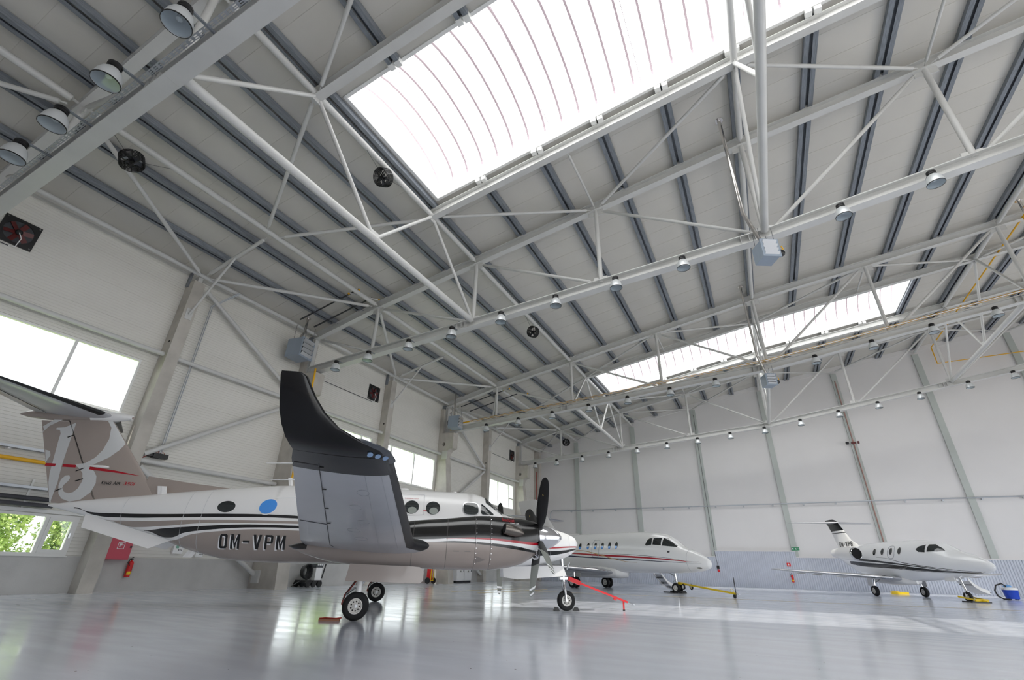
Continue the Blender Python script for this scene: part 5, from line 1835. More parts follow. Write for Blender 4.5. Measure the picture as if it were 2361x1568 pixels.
for sg in (-1, 1):
    for x in (0.11, 0.75, 1.32, 1.85, 2.37, 2.85):
        decal(hf, [[ellipse(x, 2.17, 0.135, 0.2, 22, 0.08)]], sg, 0.004, 'window_rim', PWHITE, hj)
        decal(hf, [[ellipse(x, 2.17, 0.11, 0.17, 22, 0.08)]], sg, 0.008, 'cabin_window', AGLASS, hj)
        decal(hf, [[ellipse(x - .012, 2.09, 0.085, 0.075, 16, 0.08)]], sg, 0.011, 'window_blind', AGLASS_REFL, hj)  # blue oval paints a reflection on the lower pane, not a fitted part
    decal(hf, [[(4.75, 2.17), (4.86, 2.42), (4.95, 2.49), (5.10, 2.51), (5.12, 2.18), (4.85, 2.13)]], sg, 0.006, 'cockpit_window', AGLASS, hj)
    decal(hf, [[(5.18, 2.18), (5.17, 2.50), (5.58, 2.50), (5.62, 2.14)]], sg, 0.006, 'cockpit_window', AGLASS, hj)
    decal(hf, [[(5.68, 2.13), (5.66, 2.49), (5.80, 2.50), (6.34, 2.12), (6.36, 2.06)]], sg, 0.006, 'windscreen', AGLASS, hj)
    # wing
    HW = [(0.3, 2.3, -1.5, 0.78, .36), (1.0, 2.15, -1.45, 0.90, .34), (7.5, -.75, -2.25, 1.28, .12), (7.85, -1.1, -2.3, 1.3, .06)]
    wing_mesh(HW, sg, 12, 6).build('wing', PGREY, hj, smooth=50, local=True)
    boot_mesh(HW[1:3], sg, 0.07).build('polished_leading_edge', CHROME, hj, smooth=True, local=True)
    jet_engine(hj, sg * 1.5, 2.66, 0.42, -2.0, -4.9, PWHITE, CHROME)
    MB().box((-3.4, sg * .95, 2.6), (1.8, .5, .12)).build('engine_pylon', PWHITE, hj, local=True)
    # tailplane
    st = [(0.0, -4.25, -6.1, 4.12, .16), (2.9, -5.1, -6.25, 4.12, .08), (3.05, -5.3, -6.25, 4.12, .04)]
    wing_mesh(st, sg, 10, 3).build('tailplane', PGREY, hj, smooth=50, local=True)
    boot_mesh(st[:2], sg, .08).build('polished_leading_edge', CHROME, hj, smooth=True, local=True)
slab_fin([(2.7, -2.1, -5.9), (3.09, -2.82, -6.05), (3.8, -3.47, -6.3), (4.52, -4.07, -6.6), (5.2, -4.7, -6.9), (5.35, -4.95, -6.9)], .22, 'fin', PWHITE, hj)
Hull([(2.75, .62, .95, .05), (2.3, .56, 1.15, .6), (1.2, .54, 1.25, .8), (-1.2, .54, 1.25, .8), (-2.6, .7, 1.15, .4), (-3.1, .9, 1.1, .05)], 2.6).mesh(24, .2).build('belly_fairing', PWHITE, hj, smooth=60, local=True)
# door outline
dr = ellipse(1.33, 2.05, 0.27, 0.44, 32, 0.1, 5)
MB().tube([hf.side(x, z, -1, .002) for x, z in dr + dr[:1]], .012, 5, False).build('door_outline', pmat('seam_grey', srgb(150, 152, 158), .5), hj, local=True)
for x in (6.85,):
    MB().tube([hf.pt(x, 2 * PI * k / 40, .001) for k in range(41)], .006, 4, False).build('nose_seam', pmat('seam_grey', srgb(150, 152, 158), .5), hj, local=True)
decal(hf, [[ellipse(7.35, 1.13, .12, .03, 16)]], -1, .01, 'nose_light', AGLASS, hj)
decal(hf, [[[(5.95, 1.80), (6.07, 1.80), (6.08, 1.88), (5.96, 1.88)]]], -1, .01, 'static_port', DARKG, hj)
for x in (2.2, 3.1, 4.2):
    MB().lathe([(.05, 0), (.04, .03), (0, .04)], (x, 0, 2.86), (0, 0, 1), 10).build('dome_antenna', PWHITE, hj, local=True)
for sg in (-1, 1):
    g = subroot('main_gear', hj, (0, sg * 1.4, 0))
    for dy in (-.15, .15):
        wheel(g, (0, dy, .29), .29, .17, holes=7)
    MB().tube([(0, 0, .3), (0, 0, .95)], .055, 12).build('strut', CHROME, g, smooth=True, local=True)
    MB().bar((0, -.2, .29), (0, .2, .29), .06, .06).build('axle', ALU, g, local=True)
    MB().box((.05, -sg * .25, .72), (.5, .02, .35)).build('gear_door', PWHITE, g, local=True)
g = subroot('nose_gear', hj, (5.8, 0, 0))
for dy in (-.13, .13):
    wheel(g, (0, dy, .22), .22, .14, holes=6)
MB().tube([(0, 0, .24), (-.06, 0, .95)], .05, 12).build('strut', CHROME, g, smooth=True, local=True)
MB().tube([(-.02, 0, .62), (-.2, 0, .5), (-.05, 0, .36)], .02, 8).build('torque_link', ALU, g, local=True)
MB().tube([(-.03, 0, .7), (-.45, 0, .92)], .03, 8).build('drag_brace', ALU, g, local=True)
MB().bar((0, -.16, .22), (0, .16, .22), .05, .05).build('axle', ALU, g, local=True)
# air stair lowered on the far side
st = subroot('air_stair', hj, (4.2, .95, .5))
rows = [(3.75, .92, .86), (3.86, 1.05, .62), (4.0, 1.2, .38), (4.25, 1.4, .2), (4.6, 1.6, .08)]
for s2, mm in ((0, PWHITE), (0.5, PWHITE)):
    m = MB().loft([[Vector((x - 4.2 + s2 * .9 + a, y - .95, z - .5 + b)) for a, b in ((-.05, .09), (.05, -.09), (.08, -.06), (-.02, .12))] for x, y, z in rows])
    m.build('stair_side', mm, st, local=True)
for (x, y, z) in rows[1:]:
    MB().box((x - 4.2 + .22, y - .95, z - .5), (.42, .2, .03)).build('stair_tread', DARKG, st, local=True)
MB().loft([[Vector((x - 4.2 + a, y - .95 + .02, z - .5 - .06)) for a in (-.02, .46)] for x, y, z in rows], False, False).build('stair_skin', PGREY, st, local=True)

# ------------------------------------------------------------------ light jet
PQ = (22.6, 26.5, math.radians(-67))
pj = thing('light_jet', 'small white jet with black stripes and black tipped T-tail by the back wall', 'plane', (PQ[0], PQ[1], 0), PQ[2])
pf = Hull([(6.47, 1.37, 1.42, .02), (6.38, 1.27, 1.54, .13), (6.1, 1.19, 1.71, .26), (5.5, 1.10, 1.93, .43), (4.75, 1.0, 2.13, .58), (4.45, .97, 2.27, .63), (4.1, .93, 2.43, .68), (3.5, .87, 2.58, .73), (2.4, .80, 2.67, .77), (0, .76, 2.68, .78), (-1.2, .82, 2.67, .76), (-2.4, 1.0, 2.62, .66), (-3.5, 1.42, 2.54, .46), (-4.5, 1.85, 2.44, .26), (-5.1, 2.15, 2.35, .05)], 2.15)
pl_ = [
    (K_, [(-2.8, 1.58), (-.92, 1.43), (1.3, 1.35), (2.9, 1.25), (4.9, 1.165), (5.9, 1.155)], [(-2.8, 1.74), (-.92, 1.63), (1.3, 1.515), (2.9, 1.375), (4.9, 1.215), (5.9, 1.175)]),
    (K_, [(-2.2, 1.78), (-1.48, 1.74), (1.2, 1.55), (3.0, 1.40), (5.9, 1.185)], [(-2.2, 1.88), (-1.48, 1.85), (1.2, 1.63), (3.0, 1.445), (5.9, 1.20)]),
    (K_, [(-2.5, 1.55), (-1.7, 1.47), (1.3, 1.32), (3.0, 1.215), (5.0, 1.15)], [(-2.5, 1.58), (-1.7, 1.50), (1.3, 1.345), (3.0, 1.235), (5.0, 1.155)]),
    (K_, [(0.1, 1.875), (2.27, 1.56), (4.4, 1.32), (6.1, 1.215)], [(0.1, 1.885), (2.27, 1.59), (4.4, 1.345), (6.1, 1.225)]),
]
PPAINT = livery('light_jet_livery', srgb(240, 241, 243), pl_, (-6, 7), (0.5, 3.0), 0.22)
pf.mesh(34, .14).build('fuselage', PPAINT, pj, smooth=70, local=True)
for sg in (-1, 1):
    for x in (-.04, .63, 1.32, 1.98):
        decal(pf, [[ellipse(x, 2.165, .15, .19, 22, .12)]], sg, .004, 'window_rim', PWHITE, pj)
        decal(pf, [[ellipse(x, 2.165, .125, .165, 22, .12)]], sg, .008, 'cabin_window', AGLASS, pj)
    decal(pf, [[(3.12, 2.2), (3.3, 2.33), (3.66, 2.40), (3.70, 2.05), (3.3, 2.08)]], sg, .006, 'cockpit_window', AGLASS, pj)
    decal(pf, [[(3.80, 2.08), (3.80, 2.40), (4.05, 2.40), (4.45, 2.2), (4.62, 2.08)]], sg, .006, 'windscreen', AGLASS, pj)
    PW = [(.3, 1.25, -1.0, .82, .26), (.9, 1.15, -.98, .90, .24), (5.85, -.35, -1.2, 1.18, .09), (6.05, -.6, -1.22, 1.2, .04)]
    wing_mesh(PW, sg, 12, 5).build('wing', PGREY, pj, smooth=50, local=True)
    boot_mesh(PW[1:3], sg, .08).build('polished_leading_edge', CHROME, pj, smooth=True, local=True)
    for y in (2.4, 3.7, 4.6):
        z = lerp(.9, 1.18, (y - .9) / 4.95) - .1
        Hull([(-.2, z, z + .02, .01), (-.6, z - .05, z + .05, .04), (-1.3, z - .01, z + .03, .01)], 2, sg * y).mesh(10, .2).build('flap_fairing', PWHITE, pj, smooth=True, local=True)
    jet_engine(pj, sg * 1.28, 2.1, .34, -.72, -2.95, PWHITE, CHROME)
    MB().box((-1.8, sg * .85, 2.1), (1.2, .4, .1)).build('engine_pylon', PWHITE, pj, local=True)
    st2 = [(0, -3.95, -5.2, 4.05, .12), (2.45, -4.65, -5.3, 4.06, .06), (2.6, -4.8, -5.3, 4.06, .03)]
    wing_mesh(st2, sg, 10, 3).build('tailplane', PGREY, pj, smooth=50, local=True)
    boot_mesh(st2[:2], sg, .08).build('polished_leading_edge', CHROME, pj, smooth=True, local=True)
slab_fin([(2.35, -2.2, -4.75), (2.7, -2.55, -4.7), (2.95, -3.05, -4.8), (3.5, -3.55, -5.02)], .16, 'fin', PWHITE, pj)
slab_fin([(3.5, -3.55, -5.02), (3.55, -3.6, -5.04)], .17, 'fin_white_line', PWHITE, pj)
slab_fin([(3.55, -3.6, -5.04), (3.95, -3.98, -5.25), (4.18, -4.2, -5.5), (4.27, -4.5, -5.4)], .16, 'fin_tip', PBLACK, pj)
slab_fin([(3.40, -3.44, -4.98), (3.44, -3.48, -5.0)], .175, 'fin_black_line', PBLACK, pj)
Hull([(1.55, .62, .9, .05), (1.2, .58, 1.0, .5), (.3, .56, 1.0, .62), (-.8, .58, 1.0, .6), (-1.7, .8, 1.1, .3), (-2.1, .95, 1.1, .05)], 2.5).mesh(22, .2).build('belly_fairing', PWHITE, pj, smooth=60, local=True)
def pfin_t(x, z):
    le = interp(z, [(2.35, -2.2), (2.7, -2.55), (2.95, -3.05), (3.5, -3.55)])
    te = interp(z, [(2.35, -4.75), (2.7, -4.7), (2.95, -4.8), (3.5, -5.02)])
    u = min(max((le - x) / (le - te), .001), .999)
    ft = 5 * .16 * (0.2969 * math.sqrt(u) - 0.126 * u - 0.3516 * u * u + 0.2843 * u ** 3 - 0.1036 * u ** 4)
    fz = pf.side(x, z, 1)[1] if z < hermite(pf.st, x)[1] - .01 else 0.0
    return max(ft, fz)


rg, rw = block_letters('OM-VPB', .27, .2)
for lt in rg:
    decal(None, place2([lt], -4.42, 2.60, 1.5 / rw, .005), -1, .0, 'registration_letter', TXTBLK, pj, lambda x, z, off: Vector((x, -pfin_t(x, z) - .012, z)))
dr = ellipse(1.33, 2.12, .27, .3, 28, .12, 3)
MB().tube([pf.side(x, z, -1, .002) for x, z in dr + dr[:1]], .012, 5, False).build('door_outline', pmat('seam_grey', srgb(150, 152, 158), .5), pj, local=True)
for sg in (-1, 1):
    g = subroot('main_gear', pj, (0, sg * 1.26, 0))
    wheel(g, (0, 0, .25), .25, .19, holes=7)
    MB().tube([(0, 0, .25), (0, -sg * .1, .85)], .045, 12).build('strut', CHROME, g, smooth=True, local=True)
    MB().tube([(0, -sg * .05, .6), (0, -sg * .5, .85)], .025, 8).build('side_brace', ALU, g, local=True)
    MB().tube([(0, .0, .45), (-.2, 0, .4), (-.04, 0, .3)], .016, 8).build('torque_link', ALU, g, local=True)
    MB().box((-.05, sg * .12, .68), (.45, .02, .4)).build('gear_door', PWHITE, g, local=True)
g = subroot('nose_gear', pj, (4.5, 0, 0))
wheel(g, (0, 0, .21), .21, .14, holes=6)
MB().tube([(0, 0, .42), (-.16, 0, 1.05)], .045, 12).build('strut', CHROME, g, smooth=True, local=True)
for s2 in (-.09, .09):
    MB().tube([(.02, s2, .21), (0, s2, .38), (-.02, 0, .46)], .022, 8).build('fork', CHROME, g, smooth=True, local=True)
MB().box((-.35, -.28, .92), (.6, .02, .22)).build('gear_door', PWHITE, g, local=True)
st = subroot('air_stair', pj, (3.5, .7, .6))
rows = [(0, .05, .35), (.02, .2, .1), (.06, .42, -.08), (.1, .72, -.2)]
for a in (-.42, .32):
    m = MB().loft([[Vector((x + a + da, y, z + db)) for da, db in ((0, -.1), (.05, -.1), (.05, .06), (0, .06))] for x, y, z in rows])
    m.build('stair_side', PWHITE, st, local=True)
MB().loft([[Vector((x + a, y, z - .11)) for a in (-.42, .36)] for x, y, z in rows], False, False).build('stair_skin', PWHITE, st, local=True)
for x, y, z in rows[1:]:
    MB().box((x - .02, y, z - .02), (.7, .18, .03)).build('stair_tread', DARKG, st, local=True)

# ================================================================== ground equipment and small things
def local_to_world(q, p):
    c, s = math.cos(q[2]), math.sin(q[2])
    return Vector((q[0] + c * p[0] - s * p[1], q[1] + s * p[0] + c * p[1], p[2]))


# red tow bar on the propeller plane's nose wheel
nw = local_to_world(KA, (4.95, 0, 0))
a = local_to_world(KA, (5.02, 0, 0.74))
b = Vector((13.02, 5.75, 0.20))
t = thing('tow_bar', 'red tow bar leaning from the nose wheel of the propeller plane', 'tow bar', (b.x, b.y, 0))
d = (b - a).normalized()
MB().bar(a + d * .28, b, .045, .045).build('bar', RED, t)
MB().bar(a, a + d * .36, .09, .10).build('head', RED, t)
MB().tube([a + d * .02 + Vector((0, 0, 0)), a - d * .1 + Vector((.0, 0, -.02))], .03, 8).build('pin', CHROME, t)
MB().tube([b - d * .02, b + d * .14], [.022, .02], 8).build('shank', ALU, t)
ey = [b + d * .19 + (d * math.cos(2 * PI * k / 14) + Vector((d.y, -d.x, 0)).normalized() * math.sin(2 * PI * k / 14)) * .05 for k in range(15)]
MB().tube(ey, .014, 6, False).build('tow_eye', ALU, t)
lg = b - d * .12
MB().tube([lg, Vector((lg.x, lg.y, .03))], .022, 8).build('stand_leg', RED, t)
MB().lathe([(.035, 0), (.03, .03)], (lg.x, lg.y, 0), (0, 0, 1), 10).build('stand_foot', BLACKP, t)
h = a + d * .72
MB().bar(b - d * .42 - Vector((0, 0, .05)), b - d * .34 - Vector((0, 0, .05)), .03, .04).build('lug', RED, t)

# wheel chocks
def chock(c, rz, label, mat, size=(.15, .14, .085), rope=None, group=None):
    t = thing('wheel_chock', label, 'wheel chock', c, rz, group)
    w, l, h = size
    MB().profile([(-w / 2, 0), (w / 2, 0), (w * .18, h), (-w * .18, h)], (0, -l / 2, 0), (0, l / 2, 0)).build('wedge', mat, t, local=True)
    MB().bar((-w * .19, -l * .35, h * .75), (w * .19, -l * .35, h * .75), .014, .014).build('grip', RED, t, local=True)
    return t


f2 = Vector((math.cos(KA[2]), math.sin(KA[2]), 0))
chock(nw - f2 * .26, KA[2], 'black rubber chock behind the nose wheel of the propeller plane', BLACKP)
chock(nw + f2 * .26, KA[2], 'black rubber chock ahead of the nose wheel of the propeller plane', BLACKP)
mw = local_to_world(KA, (0, -2.615, 0))
t = thing('wheel_chock', 'flat brown wooden chock beside the main wheel of the propeller plane', 'wheel chock', mw - f2 * .42, KA[2])
MB().bbox((-.2, -.07, 0), (.17, .07, .03)).build('plank', WOOD, t, local=True)
MB().tube([(-.2, 0, .04), (-.1, .03, .045), (.1, -.02, .04), (.2, 0, .05)], .012, 6).build('rope', HOSE, t, local=True)

# yellow tow bar on the striped jet
a = local_to_world(HQ, (5.95, 0, 0.44))
b = Vector((15.1, 15.75, 0.17))
t = thing('tow_bar', 'yellow wheeled tow bar leaning from the nose gear of the striped jet', 'tow bar', (b.x, b.y, 0))
d = (b - a).normalized()
s_ = Vector((-d.y, d.x, 0)).normalized()
MB().bar(a, b, .07, .07).build('bar', TOWY, t)
MB().bar(a - d * .05, a + d * .35, .13, .10).build('head', TOWY, t)
for k in (-1, 1):
    wheel(t, Vector((0, 0, 0)) + (a + d * .62 + s_ * k * .22 - Vector((b.x, b.y, 0))) - Vector((0, 0, .1)), .13, .07, s_, 0)
MB().bar(a + d * .62 - s_ * .2 - Vector((0, 0, .1)), a + d * .62 + s_ * .2 - Vector((0, 0, .1)), .03, .03).build('axle', DARKG, t)
lg = b - d * .1
MB().tube([lg, Vector((lg.x, lg.y, .07))], .03, 8).build('stand_leg', TOWY, t)
MB().lathe([(.07, -.03), (.07, .03)], (lg.x, lg.y, .07), s_, 14).build('stand_wheel', BLACKP, t)
MB().tube([b - d * .05, b + d * .22], .02, 8).build('shank', ALU, t)
MB().tube([b - d * .3 + s_ * .0, b - d * .28 + Vector((0, 0, .16)), b - d * .16 + Vector((0, 0, .16)), b - d * .12], .012, 6).build('handle', TOWY, t)
MB().tube([(b.x, b.y, .1), (b.x, b.y, .78)], .02, 8).build('upright_rod', DARKG, t)
hn = local_to_world(HQ, (5.8, 0, 0))
f3 = Vector((math.cos(HQ[2]), math.sin(HQ[2]), 0))
chock(hn - f3 * .26, HQ[2], 'black chock behind the twin nose wheels of the striped jet', BLACKP, (.2, .4, .1))
chock(hn + f3 * .27, HQ[2], 'black chock ahead of the twin nose wheels of the striped jet', BLACKP, (.2, .4, .1))
o = MB().tube([hn - f3 * .85, hn - f3 * .45], .02, 8).build('chock_handle', DARKG, origin=hn - f3 * .7)
o.location.z += .02
tag(o, 'thin dark rod on the floor behind the striped jet chocks', 'rod')

# light jet nose wheel: black plate with a yellow chock
pn = local_to_world(PQ, (4.5, 0, 0))
f4 = Vector((math.cos(PQ[2]), math.sin(PQ[2]), 0))
t = thing('wheel_dolly', 'black plate with yellow tow frame at the small jet nose wheel', 'tow frame', pn + f4 * .35, PQ[2])
MB().bbox((-.28, -.4, .0), (.3, .4, .045)).build('base_plate', BLACKP, t, local=True)
MB().bar((-.62, -.24, .2), (.35, -.24, .1), .05, .06).build('arm', TOWY, t, local=True)
MB().bar((-.62, .24, .2), (.35, .24, .1), .05, .06).build('arm', TOWY, t, local=True)
MB().bar((.3, -.26, .1), (.3, .26, .1), .08, .09).build('cross_bar', TOWY, t, local=True)
MB().bar((.3, 0, .09), (.62, 0, .07), .06, .05).build('tongue', TOWY, t, local=True)
# yellow box on the floor by the back wall
yb = Vector((23.3, 30.8, 0))
t = thing('step_box', 'low yellow step box on the floor behind the small jet', 'box', yb)
MB().bbox((-.42, -.2, 0), (.42, .2, .13)).build('box', TOWY, t, local=True)
MB().bbox((-.36, -.15, .13), (-.02, .15, .16)).build('tread', TOWY, t, local=True)

# blue vacuum cleaner and bottles
vb = Vector((27.45, 27.6, 0))
t = thing('vacuum_cleaner', 'blue tub vacuum cleaner with black hose by the back wall', 'vacuum cleaner', vb)
MB().lathe([(.26, 0.05), (.27, .1), (.31, .42), (.33, .44), (.3, .46)], (0, 0, 0), (0, 0, 1), 20).build('tub', BLUEP, t, smooth=True, local=True)
MB().lathe([(.32, .46), (.31, .54), (.2, .58), (0, .59)], (0, 0, 0), (0, 0, 1), 20).build('lid', SIGNW, t, smooth=True, local=True)
MB().lathe([(.16, .57), (.17, .64), (.1, .7), (0, .71)], (-.05, 0, 0), (0, 0, 1), 16).build('motor_head', LTBLUE, t, smooth=True, local=True)
MB().tube([(-.1, -.1, .6), (-.3, -.2, .75), (-.55, -.2, .66), (-.66, -.2, .4), (-.6, -.2, .15), (-.42, -.22, .04), (-.2, -.3, .03)], .035, 10).build('hose', BLACKP, t, smooth=True, local=True)
for k in range(4):
    MB().lathe([(.04, -.02), (.04, .02)], (.2 * math.cos(PI / 4 + k * PI / 2), .2 * math.sin(PI / 4 + k * PI / 2), .045), (0, 1, 0), 10).build('castor', BLACKP, t, local=True)
for p, m_, lab, c in (((28.0, 27.5, 0), LTBLUE, 'pale blue spray bottle beside the blue vacuum', 'bottle'), ((28.3, 27.55, 0), BLUEP, 'dark blue cleaning bottle beside the blue vacuum', 'bottle')):
    t = thing('cleaning_bottle', lab, c, p)
    MB().lathe([(.075, 0), (.08, .05), (.08, .2), (.03, .26), (.03, .3)], (0, 0, 0), (0, 0, 1), 14).build('body', m_, t, smooth=True, local=True)
    MB().box((.03, 0, .33), (.12, .03, .05)).build('spray_head', SIGNW, t, local=True)
t = thing('floor_cloth', 'yellow and pale blue cleaning cloths on the floor by the vacuum', 'cloth', (28.6, 27.3, 0))
for k in range(3):
    pts = []
    n = 14
    for i in range(n):
        aa = 2 * PI * i / n
        pts.append((.16 * math.cos(aa) * (1 + .25 * math.sin(3 * aa + k)) + .2 * (k - 1), .12 * math.sin(aa) * (1 + .2 * math.cos(2 * aa)) + .04 * k))
    MB().lathe([(.17, 0), (.15, .06), (.08, .1), (0, .09)], (.22 * (k - 1), .03 * k, 0), (0, 0, 1), 10).build('cloth', (LTBLUE, SIGNW, TOWY)[k], t, smooth=True, local=True)
pipe('broom_handle', [(28.9, 27.3, .03), (29.9, 27.35, .03)], .018, DARKG, 'dark broom handle lying on the floor by the vacuum', 'handle')

# fire point by the first column
t = thing('hose_cabinet', 'red fire hose cabinet on the wall beside the slim column', 'cabinet', (XW + .1, .65, .95))
MB().bbox((XW, .30, .93), (XW + .22, 1.0, 1.66)).build('cabinet', CABRED, t)
MB().bbox((XW + .22, .31, .94), (XW + .235, .99, 1.65)).build('door', CABRED, t)
MB().bbox((XW + .235, .93, 1.28), (XW + .25, .98, 1.34)).build('lock', BLACKP, t)
fr = [(0.56, 1.24), (.76, 1.24), (.76, 1.44), (.56, 1.44)]
fi = [(0.575, 1.255), (.745, 1.255), (.745, 1.425), (.575, 1.425)]
sh = lambda u, v, w: Vector((XW + .235 + w, u, v))
MB().sheet(fr, [fi], 0, .004, sh).build('symbol_frame', SIGNW, t)
MB().sheet([(.61, 1.29), (.64, 1.29), (.64, 1.34), (.68, 1.34), (.68, 1.40), (.61, 1.40)], [], 0, .004, sh).build('symbol', SIGNW, t)
MB().lathe([(.018, 0), (.018, .004)], (XW + .235, .705, 1.36), (1, 0, 0), 10).build('symbol_dot', SIGNW, t)
MB().bbox((XW + .22, .88, 1.655), (XW + .24, .98, 1.70)).build('paper_label', SIGNW, t)
t = thing('fire_sign', 'small red fire sign beside the hose cabinet', 'sign', (XW + .05, 1.09, 1.63))
MB().bbox((XW, 1.02, 1.60), (XW + .02, 1.17, 1.68)).build('plate', RED, t)
MB().sheet([(1.05, 1.63), (1.08, 1.65), (1.14, 1.65), (1.14, 1.63), (1.09, 1.615)], [], 0, .003, lambda u, v, w: Vector((XW + .02 + w, u, v))).build('symbol', SIGNW, t)


def extinguisher(p, ax, label, s=1.0):
    """p = bottom centre against the wall"""
    t = thing('fire_extinguisher', label, 'fire extinguisher', p)
    MB().lathe([(.0, 0), (.075 * s, .01), (.08 * s, .03), (.08 * s, .40 * s), (.07 * s, .45 * s), (.03 * s, .48 * s), (.025 * s, .51 * s)], (0, 0, 0), (0, 0, 1), 16).build('cylinder', RED, t, smooth=True, local=True)
    MB().box((0, 0, .53 * s), (.05 * s, .05 * s, .05 * s)).build('valve', BLACKP, t, local=True)
    MB().bar((-.02, 0, .57 * s), (ax[0] * .08 * s, ax[1] * .08 * s, .6 * s), .02, .015).build('handle', BLACKP, t, local=True)
    o = Vector(ax).cross(Vector((0, 0, 1)))
    pts = [Vector((0, 0, .53 * s)), o * .07 * s + Vector(ax) * .04 + Vector((0, 0, .55 * s)), o * .12 * s + Vector(ax) * .05 + Vector((0, 0, .42 * s)), o * .06 * s + Vector(ax) * .09 + Vector((0, 0, .34 * s))]
    MB().tube(pts, .012 * s, 8).build('hose', BLACKP, t, smooth=True, local=True)
    lb = MB()
    ring0 = []
    for z in (.08 * s, .17 * s):
        ring0.append([Vector((math.cos(aa) * .0815 * s, math.sin(aa) * .0815 * s, z)) for aa in [math.atan2(ax[1], ax[0]) - .9 + 1.8 * k / 8 for k in range(9)]])
    lb.loft(ring0, False, False).build('yellow_label', TOWY, t, local=True)
    MB().box((-ax[0] * .09, -ax[1] * .09, .3 * s), (.03, .03, .3 * s)).build('wall_bracket', DARKG, t, local=True)
    return t


extinguisher((XW + .14, 1.17, .42), (1, 0, 0), 'red fire extinguisher on the plinth under the hose cabinet')
extinguisher((17.85, YB - .36, .42), (0, -1, 0), 'red fire extinguisher on the ribbed dado of the back wall')
t = thing('fire_sign', 'small red square sign above the back wall extinguisher', 'sign', (17.8, YB - .23, 1.5))
MB().bbox((17.68, YB - .25, 1.45), (17.92, YB - .23, 1.69)).build('plate', RED, t)
MB().bbox((17.76, YB - .254, 1.52), (17.82, YB - .25, 1.64)).build('symbol', SIGNW, t)
t = thing('exit_sign', 'green emergency exit sign on a back wall post', 'sign', (18.45, YB - .2, 2.6))
MB().bbox((18.2, YB - .19, 2.52), (18.7, YB - .16, 2.72)).build('plate', GREENS, t)
MB().bbox((18.25, YB - .195, 2.57), (18.33, YB - .19, 2.67)).build('door_symbol', SIGNW, t)
MB().sheet([(18.40, 2.58), (18.44, 2.62), (18.40, 2.63), (18.47, 2.67), (18.52, 2.64), (18.48, 2.6), (18.53, 2.56), (18.46, 2.58)], [], 0, .004, lambda u, v, w: Vector((u, YB - .195 + w, v))).build('running_figure', SIGNW, t)
MB().bbox((18.58, YB - .195, 2.6), (18.66, YB - .19, 2.64)).build('arrow', SIGNW, t)
t = thing('wall_socket', 'black call box with red ring on the ribbed dado', 'call box', (13.0, YB - .3, 1.2))
MB().bbox((12.9, YB - .31, 1.2), (13.08, YB - .23, 1.42)).build('box', BLACKP, t)
MB().lathe([(.09, 0), (.09, .04), (.06, .05)], (13.0, YB - .26, 1.08), (0, -1, 0), 14).build('red_ring', RED, t, smooth=True)
MB().tube([(12.9, YB - .18, 13.4), (12.9, YB - .18, 2.3), (13.0, YB - .27, 1.42)], .014, 6).build('cable', PIPEBLK, t)
t = thing('wall_camera', 'small red and black camera on a back wall post', 'camera', (23.85, YB - .3, 9.9))
MB().bbox((23.7, YB - .32, 9.85), (24.0, YB - .17, 9.98)).build('bracket', FANRED, t)
MB().lathe([(.09, -.1), (.11, 0), (.09, .1)], (23.45, YB - .3, 9.92), (1, 0, 0), 12).build('camera_body', BLACKP, t)
MB().lathe([(.1, -.05), (.1, .05)], (24.15, YB - .3, 9.92), (1, 0, 0), 12).build('lamp', FANRED, t)
MB().tube([(23.86, YB - .2, 14.9), (23.86, YB - .2, 2.4)], .04, 6).build('red_conduit', pmat('dull_red', srgb(168, 132, 124), .6), t)

# ground power cart behind the fuselage
gp = Vector((-1.75, 8.25, 0))
t = thing('power_cart', 'black and white ground power cart with coiled cable by the wall', 'cart', gp)
MB().bbox((-.35, -.42, .18), (.35, .42, .28)).build('chassis', BLACKP, t, local=True)
MB().bbox((-.3, .05, .28), (.3, .4, .78)).build('case', SIGNW, t, local=True)
MB().bbox((-.3, .03, .78), (.3, .42, 1.0)).build('control_panel', DARKG, t, local=True)
for k in range(3):
    MB().lathe([(.04, 0), (.04, .015)], (.3, .12 + .11 * k, .9), (1, 0, 0), 12).build('dial', SIGNW, t, local=True)
for k in range(5):
    rr = .30 - .02 * k
    pts = [Vector((.12 - .06 * k, -.22 + rr * .8 * math.cos(2 * PI * j / 20), .62 + rr * math.sin(2 * PI * j / 20))) for j in range(21)]
    MB().tube(pts, .035, 8, False).build('cable_coil', BLACKP, t, smooth=True, local=True)
for sx in (-.34, .34):
    for y in (-.32, 0.0, .32):
        MB().lathe([(.13, -.04), (.14, 0), (.13, .04)], (sx, y, .14), (1, 0, 0), 16).build('cart_wheel', BLACKP, t, smooth=True, local=True)
MB().tube([(.3, .45, .35), (.32, .55, .95), (.3, .4, 1.05)], .03, 8).build('cable_end', BLACKP, t, smooth=True, local=True)
MB().tube([(0, -.42, .25), (.0, -.75, .1), (.1, -.95, .05)], .02, 8).build('draw_bar', BLACKP, t, local=True)

# red wheeled extinguisher trolley
t = thing('extinguisher_trolley', 'red and yellow wheeled extinguisher trolley by the wall', 'trolley', (-1.55, 17.0, 0))
MB().lathe([(.0, .2), (.15, .22), (.16, .3), (.16, .95), (.1, 1.05), (.04, 1.1)], (0, 0, 0), (.1, -.12, 1), 16).build('cylinder', RED, t, smooth=True, local=True)
for s2 in (-1, 1):
    MB().tube([(.18, s2 * .12, .2), (.3, s2 * .12 - .1, 1.15)], .025, 8).build('frame_tube', TOWY, t, local=True)
    MB().lathe([(.16, -.04), (.17, 0), (.16, .04)], (.1, s2 * .3, .17), (0, 1, 0), 18).build('trolley_wheel', BLACKP, t, smooth=True, local=True)
MB().bar((.1, -.3, .17), (.1, .3, .17), .04, .04).build('axle', TOWY, t, local=True)

